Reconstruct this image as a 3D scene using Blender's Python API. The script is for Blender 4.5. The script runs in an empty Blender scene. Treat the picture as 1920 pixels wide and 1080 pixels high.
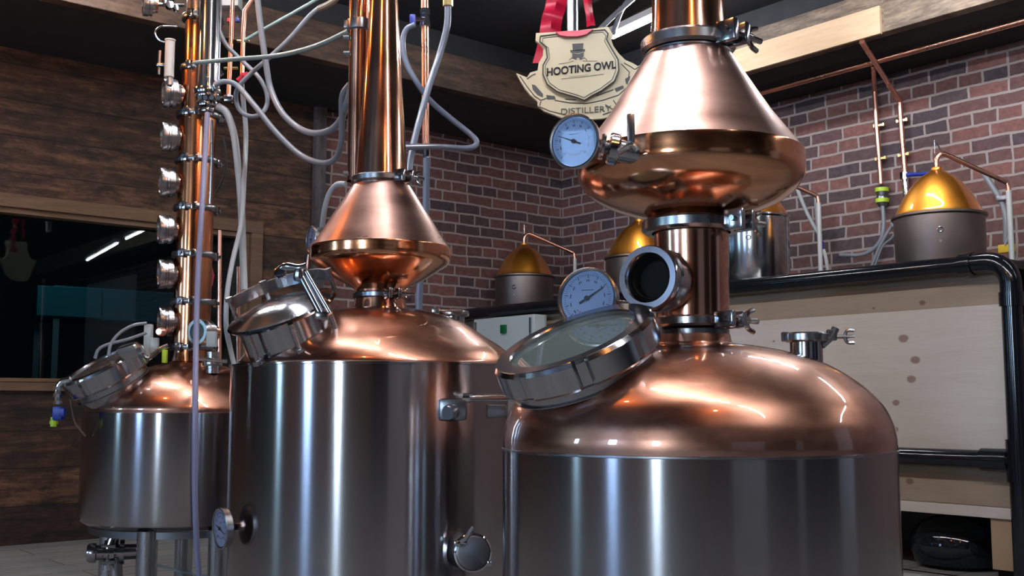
import bpy, bmesh, math, random
from mathutils import Vector, Matrix
random.seed(7)
SC = bpy.context.scene
COL = SC.collection
PI = math.pi
# ------------------------------------------------------------------ camera
F = 2050.0
HZ = 755.0
CH = 0.77
PITCH = math.atan((HZ - 540) / F)
cp, sp = math.cos(PITCH), math.sin(PITCH)
CAM = Vector((0, 0, CH))
cd = bpy.data.cameras.new('camera')
cam = bpy.data.objects.new('camera', cd)
COL.objects.link(cam)
cam.location = CAM
cam.rotation_euler = (PI / 2 + PITCH, 0, 0)
cd.sensor_width = 36.0
cd.lens = F / 1920 * 36
cd.clip_start = 0.05
SC.camera = cam

def ray(px, py):
    u = (px - 960) / F
    v = (540 - py) / F
    return Vector((u, cp - v * sp, sp + v * cp))
def W(px, py, Y):
    d = ray(px, py)
    return CAM + d * (Y / d.y)
def fdepth(p):
    q = p - CAM
    return q.y * cp + q.z * sp
def at_z(px, py, z):
    d = ray(px, py)
    return CAM + d * ((z - CH) / d.z)
# room frame: local x = -b (along back wall), local y = -a
C0 = Vector((0.4, 8.7, 0))
RA = math.radians(40)
XA = Vector((math.cos(RA), math.sin(RA), 0))
YA = Vector((-math.sin(RA), math.cos(RA), 0))
def RL(x, y, z):
    return C0 + XA * x + YA * y + Vector((0, 0, z))
def onplane(px, py, axis, k):
    d = ray(px, py)
    o = CAM - C0
    n = YA if axis == 'y' else XA
    t = (k - o.dot(n)) / d.dot(n)
    p = o + d * t
    return Vector((p.dot(XA), p.dot(YA), p.z))
def dnorm(tilt, ratio, px=960, py=540):
    """world normal of a disc seen at a pixel as an ellipse (major axis tilt in degrees, ccw; minor/major ratio)"""
    t = math.radians(tilt)
    k = math.sqrt(1 - ratio * ratio)
    v = -ray(px, py).normalized()
    up = Vector((0, -sp, cp))
    rt = up.cross(v).normalized()
    up = v.cross(rt)
    return (rt * (-math.sin(t) * k) + up * (math.cos(t) * k) + v * ratio).normalized()

# ------------------------------------------------------------------ materials
def newmat(name):
    m = bpy.data.materials.new(name)
    m.use_nodes = True
    nt = m.node_tree
    return m, nt, nt.nodes['Principled BSDF']
def N(nt, t, **kw):
    n = nt.nodes.new(t)
    for k, v in kw.items():
        setattr(n, k, v)
    return n
def simple(name, col, rough=0.5, metal=0.0, **kw):
    m, nt, b = newmat(name)
    b.inputs['Base Color'].default_value = (*col, 1)
    b.inputs['Roughness'].default_value = rough
    b.inputs['Metallic'].default_value = metal
    for k, v in kw.items():
        b.inputs[k].default_value = v
    # a little surface wear so nothing is perfectly uniform
    tc = N(nt, 'ShaderNodeTexCoord')
    no = N(nt, 'ShaderNodeTexNoise')
    no.inputs['Scale'].default_value = 9
    no.inputs['Detail'].default_value = 4
    nt.links.new(tc.outputs['Object'], no.inputs['Vector'])
    mr = N(nt, 'ShaderNodeMapRange')
    mr.inputs['To Min'].default_value = max(0.02, rough * 0.8)
    mr.inputs['To Max'].default_value = min(1, rough * 1.25)
    nt.links.new(no.outputs['Fac'], mr.inputs['Value'])
    nt.links.new(mr.outputs['Result'], b.inputs['Roughness'])
    return m
def copper(name, c1, c2, r0, r1, stretch=(1, 1, 1), scale=5, bump=0.0, aniso=0.0, coat=0.0, coat_r=0.05):
    m, nt, b = newmat(name)
    b.inputs['Metallic'].default_value = 1
    b.inputs['Coat Weight'].default_value = coat
    b.inputs['Coat Roughness'].default_value = coat_r
    b.inputs['Coat IOR'].default_value = 2.1
    tc = N(nt, 'ShaderNodeTexCoord')
    mp = N(nt, 'ShaderNodeMapping')
    mp.inputs['Scale'].default_value = stretch
    nt.links.new(tc.outputs['Object'], mp.inputs['Vector'])
    no = N(nt, 'ShaderNodeTexNoise')
    no.inputs['Scale'].default_value = scale
    no.inputs['Detail'].default_value = 6
    no.inputs['Roughness'].default_value = 0.6
    nt.links.new(mp.outputs['Vector'], no.inputs['Vector'])
    cr = N(nt, 'ShaderNodeValToRGB')
    cr.color_ramp.elements[0].position = 0.35
    cr.color_ramp.elements[1].position = 0.68
    cr.color_ramp.elements[0].color = (*c1, 1)
    cr.color_ramp.elements[1].color = (*c2, 1)
    nt.links.new(no.outputs['Fac'], cr.inputs['Fac'])
    nt.links.new(cr.outputs['Color'], b.inputs['Base Color'])
    mr = N(nt, 'ShaderNodeMapRange')
    mr.inputs['From Min'].default_value = 0.3
    mr.inputs['From Max'].default_value = 0.7
    mr.inputs['To Min'].default_value = r0
    mr.inputs['To Max'].default_value = r1
    nt.links.new(no.outputs['Fac'], mr.inputs['Value'])
    nt.links.new(mr.outputs['Result'], b.inputs['Roughness'])
    if bump:
        n2 = N(nt, 'ShaderNodeTexNoise')
        n2.inputs['Scale'].default_value = 7
        n2.inputs['Detail'].default_value = 2
        nt.links.new(tc.outputs['Object'], n2.inputs['Vector'])
        bp = N(nt, 'ShaderNodeBump')
        bp.inputs['Strength'].default_value = 0.5
        bp.inputs['Distance'].default_value = bump
        nt.links.new(n2.outputs['Fac'], bp.inputs['Height'])
        nt.links.new(bp.outputs['Normal'], b.inputs['Normal'])
    if aniso:
        tg = N(nt, 'ShaderNodeTangent')
        tg.direction_type = 'RADIAL'
        tg.axis = 'Z'
        nt.links.new(tg.outputs['Tangent'], b.inputs['Tangent'])
        b.inputs['Anisotropic'].default_value = aniso
        b.inputs['Anisotropic Rotation'].default_value = 0.25
    return m
def brushed(name, col, rough, aniso):
    m, nt, b = newmat(name)
    b.inputs['Metallic'].default_value = 1
    tc = N(nt, 'ShaderNodeTexCoord')
    mp = N(nt, 'ShaderNodeMapping')
    mp.inputs['Scale'].default_value = (1.5, 1.5, 60)
    nt.links.new(tc.outputs['Object'], mp.inputs['Vector'])
    no = N(nt, 'ShaderNodeTexNoise')
    no.inputs['Scale'].default_value = 3
    no.inputs['Detail'].default_value = 5
    nt.links.new(mp.outputs['Vector'], no.inputs['Vector'])
    mr = N(nt, 'ShaderNodeMapRange')
    mr.inputs['To Min'].default_value = rough * 0.95
    mr.inputs['To Max'].default_value = rough * 1.06
    nt.links.new(no.outputs['Fac'], mr.inputs['Value'])
    nt.links.new(mr.outputs['Result'], b.inputs['Roughness'])
    mx = N(nt, 'ShaderNodeMix', data_type='RGBA')
    mx.inputs[6].default_value = (*[c * 0.97 for c in col], 1)
    mx.inputs[7].default_value = (*[min(1, c * 1.02) for c in col], 1)
    nt.links.new(no.outputs['Fac'], mx.inputs[0])
    nt.links.new(mx.outputs[2], b.inputs['Base Color'])
    tg = N(nt, 'ShaderNodeTangent')
    tg.direction_type = 'RADIAL'
    tg.axis = 'Z'
    nt.links.new(tg.outputs['Tangent'], b.inputs['Tangent'])
    b.inputs['Anisotropic'].default_value = aniso
    b.inputs['Anisotropic Rotation'].default_value = 0.25
    return m
def brick_mat(name, axis):
    m, nt, b = newmat(name)
    L = nt.links.new
    tc = N(nt, 'ShaderNodeTexCoord')
    sx = N(nt, 'ShaderNodeSeparateXYZ')
    L(tc.outputs['Object'], sx.inputs[0])
    cx = N(nt, 'ShaderNodeCombineXYZ')
    L(sx.outputs[0 if axis == 'x' else 1], cx.inputs[0])
    L(sx.outputs[2], cx.inputs[1])
    # wobble
    n1 = N(nt, 'ShaderNodeTexNoise')
    n1.inputs['Scale'].default_value = 5.5
    n1.inputs['Detail'].default_value = 3
    L(cx.outputs[0], n1.inputs['Vector'])
    vm = N(nt, 'ShaderNodeVectorMath', operation='MULTIPLY_ADD')
    L(n1.outputs['Color'], vm.inputs[0])
    vm.inputs[1].default_value = (0.022, 0.022, 0)
    L(cx.outputs[0], vm.inputs[2])
    n1b = N(nt, 'ShaderNodeTexNoise')
    n1b.inputs['Scale'].default_value = 38
    n1b.inputs['Detail'].default_value = 2
    L(cx.outputs[0], n1b.inputs['Vector'])
    vm2 = N(nt, 'ShaderNodeVectorMath', operation='MULTIPLY_ADD')
    L(n1b.outputs['Color'], vm2.inputs[0])
    vm2.inputs[1].default_value = (0.006, 0.006, 0)
    L(vm.outputs[0], vm2.inputs[2])
    bt = N(nt, 'ShaderNodeTexBrick')
    bt.offset = 0.5
    bt.squash = 0.62
    bt.squash_frequency = 3
    bt.inputs['Scale'].default_value = 1
    bt.inputs['Brick Width'].default_value = 0.235
    bt.inputs['Row Height'].default_value = 0.078
    bt.inputs['Mortar Size'].default_value = 0.0078
    bt.inputs['Mortar Smooth'].default_value = 0.12
    bt.inputs['Bias'].default_value = 0.0
    bt.inputs['Color1'].default_value = (0, 0, 0, 1)
    bt.inputs['Color2'].default_value = (1, 1, 1, 1)
    bt.inputs['Mortar'].default_value = (0.5, 0.5, 0.5, 1)
    L(vm2.outputs[0], bt.inputs['Vector'])
    cr = N(nt, 'ShaderNodeValToRGB')
    els = cr.color_ramp.elements
    els[0].position = 0.0
    els[0].color = (0.055, 0.042, 0.050, 1)
    els[1].position = 1.0
    els[1].color = (0.185, 0.080, 0.068, 1)
    for p, c in ((0.22, (0.075, 0.048, 0.054, 1)), (0.4, (0.118, 0.058, 0.055, 1)), (0.7, (0.142, 0.066, 0.060, 1))):
        e = els.new(p)
        e.color = c
    L(bt.outputs['Color'], cr.inputs['Fac'])
    n2 = N(nt, 'ShaderNodeTexNoise')
    n2.inputs['Scale'].default_value = 26
    n2.inputs['Detail'].default_value = 7
    n2.inputs['Roughness'].default_value = 0.7
    L(cx.outputs[0], n2.inputs['Vector'])
    mr = N(nt, 'ShaderNodeMapRange')
    mr.inputs['From Min'].default_value = 0.3
    mr.inputs['From Max'].default_value = 0.75
    mr.inputs['To Min'].default_value = 0.65
    mr.inputs['To Max'].default_value = 1.5
    L(n2.outputs['Fac'], mr.inputs['Value'])
    mu = N(nt, 'ShaderNodeMix', data_type='RGBA', blend_type='MULTIPLY')
    mu.inputs[0].default_value = 1
    L(cr.outputs['Color'], mu.inputs[6])
    L(mr.outputs['Result'], mu.inputs[7])
    mm = N(nt, 'ShaderNodeMix', data_type='RGBA')
    L(bt.outputs['Fac'], mm.inputs[0])
    L(mu.outputs[2], mm.inputs[6])
    mm.inputs[7].default_value = (0.31, 0.262, 0.252, 1)
    L(mm.outputs[2], b.inputs['Base Color'])
    b.inputs['Roughness'].default_value = 0.85
    # bump
    ad = N(nt, 'ShaderNodeMath', operation='MULTIPLY_ADD')
    L(n2.outputs['Fac'], ad.inputs[0])
    ad.inputs[1].default_value = 0.35
    iv = N(nt, 'ShaderNodeMath', operation='SUBTRACT')
    iv.inputs[0].default_value = 1
    L(bt.outputs['Fac'], iv.inputs[1])
    L(iv.outputs[0], ad.inputs[2])
    bp = N(nt, 'ShaderNodeBump')
    bp.inputs['Distance'].default_value = 0.012
    bp.inputs['Strength'].default_value = 0.9
    L(ad.outputs[0], bp.inputs['Height'])
    L(bp.outputs['Normal'], b.inputs['Normal'])
    return m
def wood(name, axis, c_dark, c_mid, c_light, rowh=0.2, plank=2.6, gap=0.004, grain=1.0, knots=None, rough=0.7, knotcol=(0.12, 0.05, 0.03), mottle=0.0):
    """boards running along a local axis ('x','y' horizontal with rows in z; 'zx' vertical run)"""
    m, nt, b = newmat(name)
    L = nt.links.new
    tc = N(nt, 'ShaderNodeTexCoord')
    sx = N(nt, 'ShaderNodeSeparateXYZ')
    L(tc.outputs['Object'], sx.inputs[0])
    cx = N(nt, 'ShaderNodeCombineXYZ')
    ai, bi = {'x': (0, 2), 'y': (1, 2), 'z': (2, 0), 'fx': (0, 1), 'fy': (1, 0)}[axis]
    L(sx.outputs[ai], cx.inputs[0])
    L(sx.outputs[bi], cx.inputs[1])
    bt = N(nt, 'ShaderNodeTexBrick')
    bt.offset = 0.37
    bt.inputs['Scale'].default_value = 1
    bt.inputs['Brick Width'].default_value = plank
    bt.inputs['Row Height'].default_value = rowh
    bt.inputs['Mortar Size'].default_value = gap
    bt.inputs['Mortar Smooth'].default_value = 0.3
    bt.inputs['Color1'].default_value = (0, 0, 0, 1)
    bt.inputs['Color2'].default_value = (1, 1, 1, 1)
    bt.inputs['Mortar'].default_value = (0, 0, 0, 1)
    L(cx.outputs[0], bt.inputs['Vector'])
    mp = N(nt, 'ShaderNodeMapping')
    mp.inputs['Scale'].default_value = (1.6, 14, 1)
    L(cx.outputs[0], mp.inputs['Vector'])
    va = N(nt, 'ShaderNodeVectorMath', operation='MULTIPLY_ADD')
    L(bt.outputs['Color'], va.inputs[0])
    va.inputs[1].default_value = (7, 3, 5)
    L(mp.outputs['Vector'], va.inputs[2])
    no = N(nt, 'ShaderNodeTexNoise')
    no.inputs['Scale'].default_value = 1.6
    no.inputs['Detail'].default_value = 9
    no.inputs['Roughness'].default_value = 0.68
    no.inputs['Distortion'].default_value = 0.6
    L(va.outputs[0], no.inputs['Vector'])
    ad = N(nt, 'ShaderNodeMath', operation='MULTIPLY_ADD')
    L(bt.outputs['Color'], ad.inputs[0])
    ad.inputs[1].default_value = 0.28
    ml = N(nt, 'ShaderNodeMath', operation='MULTIPLY_ADD')
    L(no.outputs['Fac'], ml.inputs[0])
    ml.inputs[1].default_value = 1.5 * grain
    ml.inputs[2].default_value = 0.36 - 0.75 * grain
    L(ml.outputs[0], ad.inputs[2])
    cr = N(nt, 'ShaderNodeValToRGB')
    e = cr.color_ramp.elements
    e[0].position = 0.15
    e[0].color = (*c_dark, 1)
    e[1].position = 0.9
    e[1].color = (*c_light, 1)
    k = e.new(0.5)
    k.color = (*c_mid, 1)
    L(ad.outputs[0], cr.inputs['Fac'])
    mm = N(nt, 'ShaderNodeMix', data_type='RGBA')
    L(bt.outputs['Fac'], mm.inputs[0])
    L(cr.outputs['Color'], mm.inputs[6])
    mm.inputs[7].default_value = (*[c * 0.3 for c in c_dark], 1)
    last = mm.outputs[2]
    if mottle:
        m3 = N(nt, 'ShaderNodeMapping')
        m3.inputs['Scale'].default_value = (1, 2.4, 1)
        L(cx.outputs[0], m3.inputs['Vector'])
        n3 = N(nt, 'ShaderNodeTexNoise')
        n3.inputs['Scale'].default_value = 5.5
        n3.inputs['Detail'].default_value = 10
        n3.inputs['Roughness'].default_value = 0.75
        L(m3.outputs['Vector'], n3.inputs['Vector'])
        r3 = N(nt, 'ShaderNodeMapRange')
        r3.inputs['From Min'].default_value = 0.38
        r3.inputs['From Max'].default_value = 0.66
        r3.inputs['To Min'].default_value = 1 - mottle
        r3.inputs['To Max'].default_value = 1 + mottle * .6
        L(n3.outputs['Fac'], r3.inputs['Value'])
        x3 = N(nt, 'ShaderNodeMix', data_type='RGBA', blend_type='MULTIPLY')
        x3.inputs[0].default_value = 1
        L(last, x3.inputs[6])
        L(r3.outputs['Result'], x3.inputs[7])
        last = x3.outputs[2]
    for (kx, kz, ks) in (knots or []):
        vs = N(nt, 'ShaderNodeVectorMath', operation='SUBTRACT')
        L(cx.outputs[0], vs.inputs[0])
        vs.inputs[1].default_value = (kx, kz, 0)
        sc = N(nt, 'ShaderNodeVectorMath', operation='MULTIPLY')
        L(vs.outputs[0], sc.inputs[0])
        sc.inputs[1].default_value = (1, 1.35, 0)
        ln = N(nt, 'ShaderNodeVectorMath', operation='LENGTH')
        L(sc.outputs[0], ln.inputs[0])
        wv = N(nt, 'ShaderNodeMath', operation='MULTIPLY_ADD')
        L(no.outputs['Fac'], wv.inputs[0])
        wv.inputs[1].default_value = ks * 0.9
        L(ln.outputs['Value'], wv.inputs[2])
        rr = N(nt, 'ShaderNodeMapRange')
        rr.inputs['From Min'].default_value = ks * 1.5
        rr.inputs['From Max'].default_value = ks * 1.15
        L(wv.outputs[0], rr.inputs['Value'])
        rm = N(nt, 'ShaderNodeMath', operation='MULTIPLY')
        L(rr.outputs['Result'], rm.inputs[0])
        rm.inputs[1].default_value = 0.85
        mk = N(nt, 'ShaderNodeMix', data_type='RGBA')
        L(rm.outputs[0], mk.inputs[0])
        L(last, mk.inputs[6])
        mk.inputs[7].default_value = (*knotcol, 1)
        last = mk.outputs[2]
    L(last, b.inputs['Base Color'])
    b.inputs['Roughness'].default_value = rough
    bp = N(nt, 'ShaderNodeBump')
    bp.inputs['Distance'].default_value = 0.004
    bp.inputs['Strength'].default_value = 0.5
    sb = N(nt, 'ShaderNodeMath', operation='SUBTRACT')
    L(no.outputs['Fac'], sb.inputs[0])
    L(bt.outputs['Fac'], sb.inputs[1])
    L(sb.outputs[0], bp.inputs['Height'])
    L(bp.outputs['Normal'], b.inputs['Normal'])
    return m
def emit(name, col, s):
    m, nt, b = newmat(name)
    b.inputs['Base Color'].default_value = (0.8, 0.8, 0.8, 1)
    b.inputs['Emission Color'].default_value = (*col, 1)
    b.inputs['Emission Strength'].default_value = s
    return m
def pane_mat(name, tint, refl=1.0):
    m = bpy.data.materials.new(name)
    m.use_nodes = True
    nt = m.node_tree
    nt.nodes.remove(nt.nodes['Principled BSDF'])
    out = nt.nodes['Material Output']
    tr = N(nt, 'ShaderNodeBsdfTransparent')
    tr.inputs[0].default_value = (*tint, 1)
    gl = N(nt, 'ShaderNodeBsdfGlossy')
    gl.inputs['Roughness'].default_value = 0.01
    lw = N(nt, 'ShaderNodeFresnel')
    lw.inputs['IOR'].default_value = 1.52
    mt = N(nt, 'ShaderNodeMath', operation='MULTIPLY')
    mt.use_clamp = True
    nt.links.new(lw.outputs[0], mt.inputs[0])
    mt.inputs[1].default_value = refl
    mx = N(nt, 'ShaderNodeMixShader')
    nt.links.new(mt.outputs[0], mx.inputs[0])
    nt.links.new(tr.outputs[0], mx.inputs[1])
    nt.links.new(gl.outputs[0], mx.inputs[2])
    nt.links.new(mx.outputs[0], out.inputs['Surface'])
    return m

M = {}
M['copper_satin'] = copper('copper_satin', (0.36, 0.20, 0.16), (0.56, 0.34, 0.29), 0.27, 0.38, (1, 1, 3), 3.5, 0.0, coat=.5, coat_r=.05)
M['copper_dome'] = copper('copper_dome', (0.27, 0.105, 0.062), (0.64, 0.315, 0.215), 0.26, 0.36, (1, 1, 2.2), 4.2, 0.0, coat=1.0, coat_r=.035)
M['copper_polish'] = copper('copper_polish', (0.60, 0.24, 0.11), (0.82, 0.38, 0.19), 0.13, 0.22, (1, 1, 2), 5, 0.002, coat=.4, coat_r=.04)
M['copper_tube'] = copper('copper_tube', (0.50, 0.24, 0.15), (0.74, 0.39, 0.27), 0.12, 0.22, (2, 2, 1), 4, 0.0008, coat=.5, coat_r=.04)
M['copper_column'] = copper('copper_column', (0.40, 0.14, 0.055), (0.68, 0.28, 0.125), 0.15, 0.26, (3, 3, .35), 5, 0.0008, coat=.5, coat_r=.04)
M['copper_pipe'] = simple('copper_pipe', (0.82, 0.44, 0.33), 0.28, 1)
M['copper_amber'] = copper('copper_amber', (1.0, 0.36, 0.035), (1.0, 0.46, 0.07), 0.34, 0.48, (1, 1, 1), 5, 0.0, coat=1.0, coat_r=.05)
M['steel_body'] = brushed('steel_brushed', (0.40, 0.375, 0.385), 0.17, 0.93)
M['steel'] = simple('steel_polished', (0.44, 0.44, 0.46), 0.16, 1)
M['steel_mid'] = simple('steel_satin', (0.38, 0.38, 0.40), 0.26, 1)
M['steel_dark'] = simple('steel_cast_dark', (0.24, 0.25, 0.28), 0.3, 1)
M['chrome'] = simple('chrome', (0.78, 0.80, 0.84), 0.07, 1)
M['pot_dull'] = copper('pot_dull_metal', (0.20, 0.165, 0.15), (0.27, 0.22, 0.205), 0.42, 0.55, (1, 1, 1), 4)
M['brass'] = simple('brass', (0.72, 0.55, 0.25), 0.3, 1)
M['black_plastic'] = simple('black_plastic', (0.005, 0.006, 0.009), 0.13)
M['black_rubber'] = simple('black_rubber', (0.012, 0.012, 0.014), 0.5)
M['hose_grey'] = simple('hose_grey', (0.2, 0.215, 0.245), 0.3)
M['hose_blue'] = simple('hose_blue', (0.15, 0.18, 0.25), 0.3)
M['hose_pale'] = simple('hose_pale', (0.34, 0.37, 0.39), 0.3)
M['hose_green'] = simple('hose_green', (0.2, 0.27, 0.265), 0.3)
M['hose_lilac'] = simple('hose_lilac', (0.25, 0.245, 0.38), 0.3)
M['hose_white'] = simple('hose_white', (0.5, 0.51, 0.5), 0.3)
M['hose_brown'] = simple('hose_brown', (0.14, 0.10, 0.07), 0.5)
M['blue'] = simple('blue_plastic', (0.01, 0.03, 0.30), 0.35)
M['lime'] = simple('lime_plastic', (0.42, 0.62, 0.03), 0.4)
M['yellow'] = simple('yellow_plastic', (0.75, 0.50, 0.03), 0.4)
M['red'] = simple('red_plastic', (0.55, 0.02, 0.05), 0.35)
M['red_ribbon'] = simple('red_satin', (0.62, 0.01, 0.06), 0.3)
M['teal'] = simple('teal_paint', (0.006, 0.10, 0.13), 0.4)
M['grey_box'] = simple('grey_enclosure', (0.42, 0.46, 0.46), 0.45)
M['green_sw'] = simple('green_switch', (0.0, 0.10, 0.03), 0.35)
M['dial'] = simple('dial_white', (0.28, 0.36, 0.50), 0.35)
M['dial_dim'] = simple('dial_dim', (0.36, 0.34, 0.42), 0.4)
M['ink'] = simple('black_ink', (0.012, 0.014, 0.02), 0.5)
M['ink_red'] = simple('red_ink', (0.4, 0.06, 0.06), 0.5)
M['black_void'] = simple('port_black', (0.004, 0.004, 0.004), 0.9)
M['sign'] = simple('sign_gold', (0.56, 0.49, 0.33), 0.38)
M['sign_line'] = simple('sign_engraving', (0.05, 0.055, 0.06), 0.5)
M['led_dim'] = emit('led_tube_dim', (0.96, 0.98, 1.0), 30)
M['warm_bulb'] = emit('warm_bulb', (1.0, 0.36, 0.08), 120)
M['steel_dull'] = simple('steel_dull', (0.30, 0.30, 0.32), 0.42, 1)
M['steel_lid'] = simple('steel_lid', (0.27, 0.27, 0.29), 0.13, 1)
M['well'] = simple('well_metal', (0.22, 0.27, 0.27), 0.35, 0.4)
M['glass'] = pane_mat('sight_glass', (0.66, 0.84, 0.82), 1.8)
M['pane'] = pane_mat('window_pane', (0.55, 0.7, 0.72), 0.8)
_nt = M['glass'].node_tree
_o = _nt.nodes['Material Output']
_src = _o.inputs['Surface'].links[0].from_socket
_df = N(_nt, 'ShaderNodeBsdfDiffuse')
_df.inputs[0].default_value = (0.30, 0.38, 0.38, 1)
_mx = N(_nt, 'ShaderNodeMixShader')
_mx.inputs[0].default_value = 0.22
_nt.links.new(_src, _mx.inputs[1])
_nt.links.new(_df.outputs[0], _mx.inputs[2])
_nt.links.new(_mx.outputs[0], _o.inputs['Surface'])
M['dial_glass'] = pane_mat('dial_glass', (0.93, 0.96, 1.0), 0.1)
M['led'] = emit('led_tube', (0.96, 0.97, 1.0), 105)
M['lamp_body'] = simple('lamp_body', (0.5, 0.5, 0.5), 0.4)
M['day0'] = emit('daylight_dim', (0.40, 0.72, 0.95), 14)
M['day1'] = emit('daylight_blue', (0.36, 0.60, 1.0), 22)
M['day2'] = emit('daylight_bright', (0.62, 0.82, 1.0), 48)
M['brick_x'] = brick_mat('brick_back', 'x')
M['brick_y'] = brick_mat('brick_right', 'y')
M['boards'] = wood('dark_boards', 'x', (0.010, 0.005, 0.0035), (0.060, 0.026, 0.0125), (0.18, 0.084, 0.042), 0.205, 2.3, 0.003, 1.1, mottle=.9)
M['boards_y'] = wood('lightened_boards_y', 'y', (0.20, 0.115, 0.07), (0.42, 0.26, 0.17), (0.6, 0.40, 0.28), 0.2, 2.3)  # far boards coloured lighter in place of lamps on that side
M['frame_wood'] = wood('frame_wood', 'x', (0.06, 0.034, 0.018), (0.14, 0.082, 0.045), (0.24, 0.155, 0.09), 5, 9, 0.0, 0.7)
M['beam_x'] = wood('beam_old_x', 'x', (0.03, 0.016, 0.010), (0.08, 0.045, 0.028), (0.15, 0.09, 0.055), 5, 9, 0.0, 1.1, mottle=.6)
M['beam_y'] = wood('beam_old_y', 'y', (0.06, 0.042, 0.03), (0.20, 0.145, 0.105), (0.34, 0.265, 0.195), 5, 9, 0.0, 1.1, mottle=.5)
M['new_board'] = wood('new_board', 'y', (0.40, 0.26, 0.15), (0.55, 0.39, 0.25), (0.66, 0.50, 0.34), 5, 9, 0.0, 0.5)
M['floor'] = wood('floor_boards', 'fx', (0.12, 0.12, 0.12), (0.21, 0.21, 0.205), (0.30, 0.30, 0.29), 0.24, 3.0, 0.004, 0.8)
M['ceiling'] = simple('ceiling_black', (0.008, 0.009, 0.013), 0.75)
M['soffit'] = simple('soffit_black', (0.022, 0.024, 0.026), 0.9)
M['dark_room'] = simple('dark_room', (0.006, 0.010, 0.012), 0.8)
M['plaster'] = simple('hall_wall', (0.17, 0.13, 0.10), 0.8)
M['hall_dark'] = simple('hall_dark_paint', (0.035, 0.03, 0.038), 0.8)
M['pale_panel'] = simple('hall_pale_panel', (0.55, 0.56, 0.62), 0.6)
M['post'] = wood('weathered_post', 'z', (0.05, 0.045, 0.05), (0.10, 0.09, 0.095), (0.17, 0.16, 0.165), 3, 9, 0.0, 1.0, mottle=.5)

# ------------------------------------------------------------------ mesh helpers
def BM():
    return bmesh.new()
def frame_of(n):
    n = Vector(n).normalized()
    up = Vector((0, 0, 1)) if abs(n.z) < 0.95 else Vector((0, 1, 0))
    x = up.cross(n).normalized()
    y = n.cross(x).normalized()
    return x, y, n
def lathe(bm, o, axis, prof, seg=64, cap0=False, cap1=False, closed=False):
    x, y, n = frame_of(axis)
    o = Vector(o)
    rings = []
    for r, t in prof:
        if r < 1e-6:
            rings.append([bm.verts.new(o + n * t)])
        else:
            rings.append([bm.verts.new(o + n * t + (x * math.cos(2 * PI * i / seg) + y * math.sin(2 * PI * i / seg)) * r) for i in range(seg)])
    pairs = list(zip(rings[:-1], rings[1:]))
    if closed:
        pairs.append((rings[-1], rings[0]))
    for a, b in pairs:
        for i in range(seg):
            j = (i + 1) % seg
            if len(a) == 1 and len(b) == 1:
                continue
            if len(a) == 1:
                bm.faces.new((a[0], b[j], b[i]))
            elif len(b) == 1:
                bm.faces.new((a[i], a[j], b[0]))
            else:
                bm.faces.new((a[i], a[j], b[j], b[i]))
    if cap0 and len(rings[0]) > 1:
        bm.faces.new(list(reversed(rings[0])))
    if cap1 and len(rings[-1]) > 1:
        bm.faces.new(rings[-1])
def catmull(pts, n=8):
    pts = [Vector(p) for p in pts]
    P = [pts[0] * 2 - pts[1]] + pts + [pts[-1] * 2 - pts[-2]]
    out = []
    for i in range(1, len(P) - 2):
        p0, p1, p2, p3 = P[i - 1], P[i], P[i + 1], P[i + 2]
        for k in range(n):
            t = k / n
            out.append(0.5 * ((2 * p1) + (p2 - p0) * t + (2 * p0 - 5 * p1 + 4 * p2 - p3) * t * t + (3 * p1 - p0 - 3 * p2 + p3) * t ** 3))
    out.append(pts[-1])
    return out
def tube(bm, pts, r, seg=10, smooth=0, taper=None):
    if smooth:
        pts = catmull(pts, smooth)
    pts = [Vector(p) for p in pts]
    t0 = (pts[1] - pts[0]).normalized()
    x, y, _ = frame_of(t0)
    rings = []
    for i, p in enumerate(pts):
        if i == 0:
            t = (pts[1] - pts[0])
        elif i == len(pts) - 1:
            t = (pts[-1] - pts[-2])
        else:
            t = (pts[i + 1] - pts[i]).normalized() + (pts[i] - pts[i - 1]).normalized()
        t.normalize()
        x = (x - t * x.dot(t)).normalized()
        y = t.cross(x)
        rr = r if taper is None else r + (taper - r) * i / (len(pts) - 1)
        rings.append([bm.verts.new(p + (x * math.cos(2 * PI * k / seg) + y * math.sin(2 * PI * k / seg)) * rr) for k in range(seg)])
    for a, b in zip(rings[:-1], rings[1:]):
        for k in range(seg):
            j = (k + 1) % seg
            bm.faces.new((a[k], a[j], b[j], b[k]))
    bm.faces.new(list(reversed(rings[0])))
    bm.faces.new(rings[-1])
def box(bm, c, s, ax=None, bev=0.0):
    c = Vector(c)
    if ax is None:
        ax = (Vector((1, 0, 0)), Vector((0, 1, 0)), Vector((0, 0, 1)))
    vs = []
    for k in (-1, 1):
        for j in (-1, 1):
            for i in (-1, 1):
                vs.append(bm.verts.new(c + ax[0] * (i * s[0] / 2) + ax[1] * (j * s[1] / 2) + ax[2] * (k * s[2] / 2)))
    fs = []
    for f in ((0, 2, 3, 1), (4, 5, 7, 6), (0, 1, 5, 4), (2, 6, 7, 3), (0, 4, 6, 2), (1, 3, 7, 5)):
        fs.append(bm.faces.new([vs[i] for i in f]))
    if bev:
        es = list({e for f in fs for e in f.edges})
        bmesh.ops.bevel(bm, geom=es, offset=bev, segments=2, affect='EDGES', profile=0.6)
def prism(bm, pts, ext):
    a = [bm.verts.new(Vector(p)) for p in pts]
    b = [bm.verts.new(Vector(p) + Vector(ext)) for p in pts]
    n = len(a)
    bm.faces.new(a)
    bm.faces.new(list(reversed(b)))
    for i in range(n):
        j = (i + 1) % n
        bm.faces.new((a[i], b[i], b[j], a[j]))
def disc(bm, c, n, r, h=0.001, seg=48):
    lathe(bm, c, n, [(r, 0), (r, h)], seg, True, True)
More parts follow.
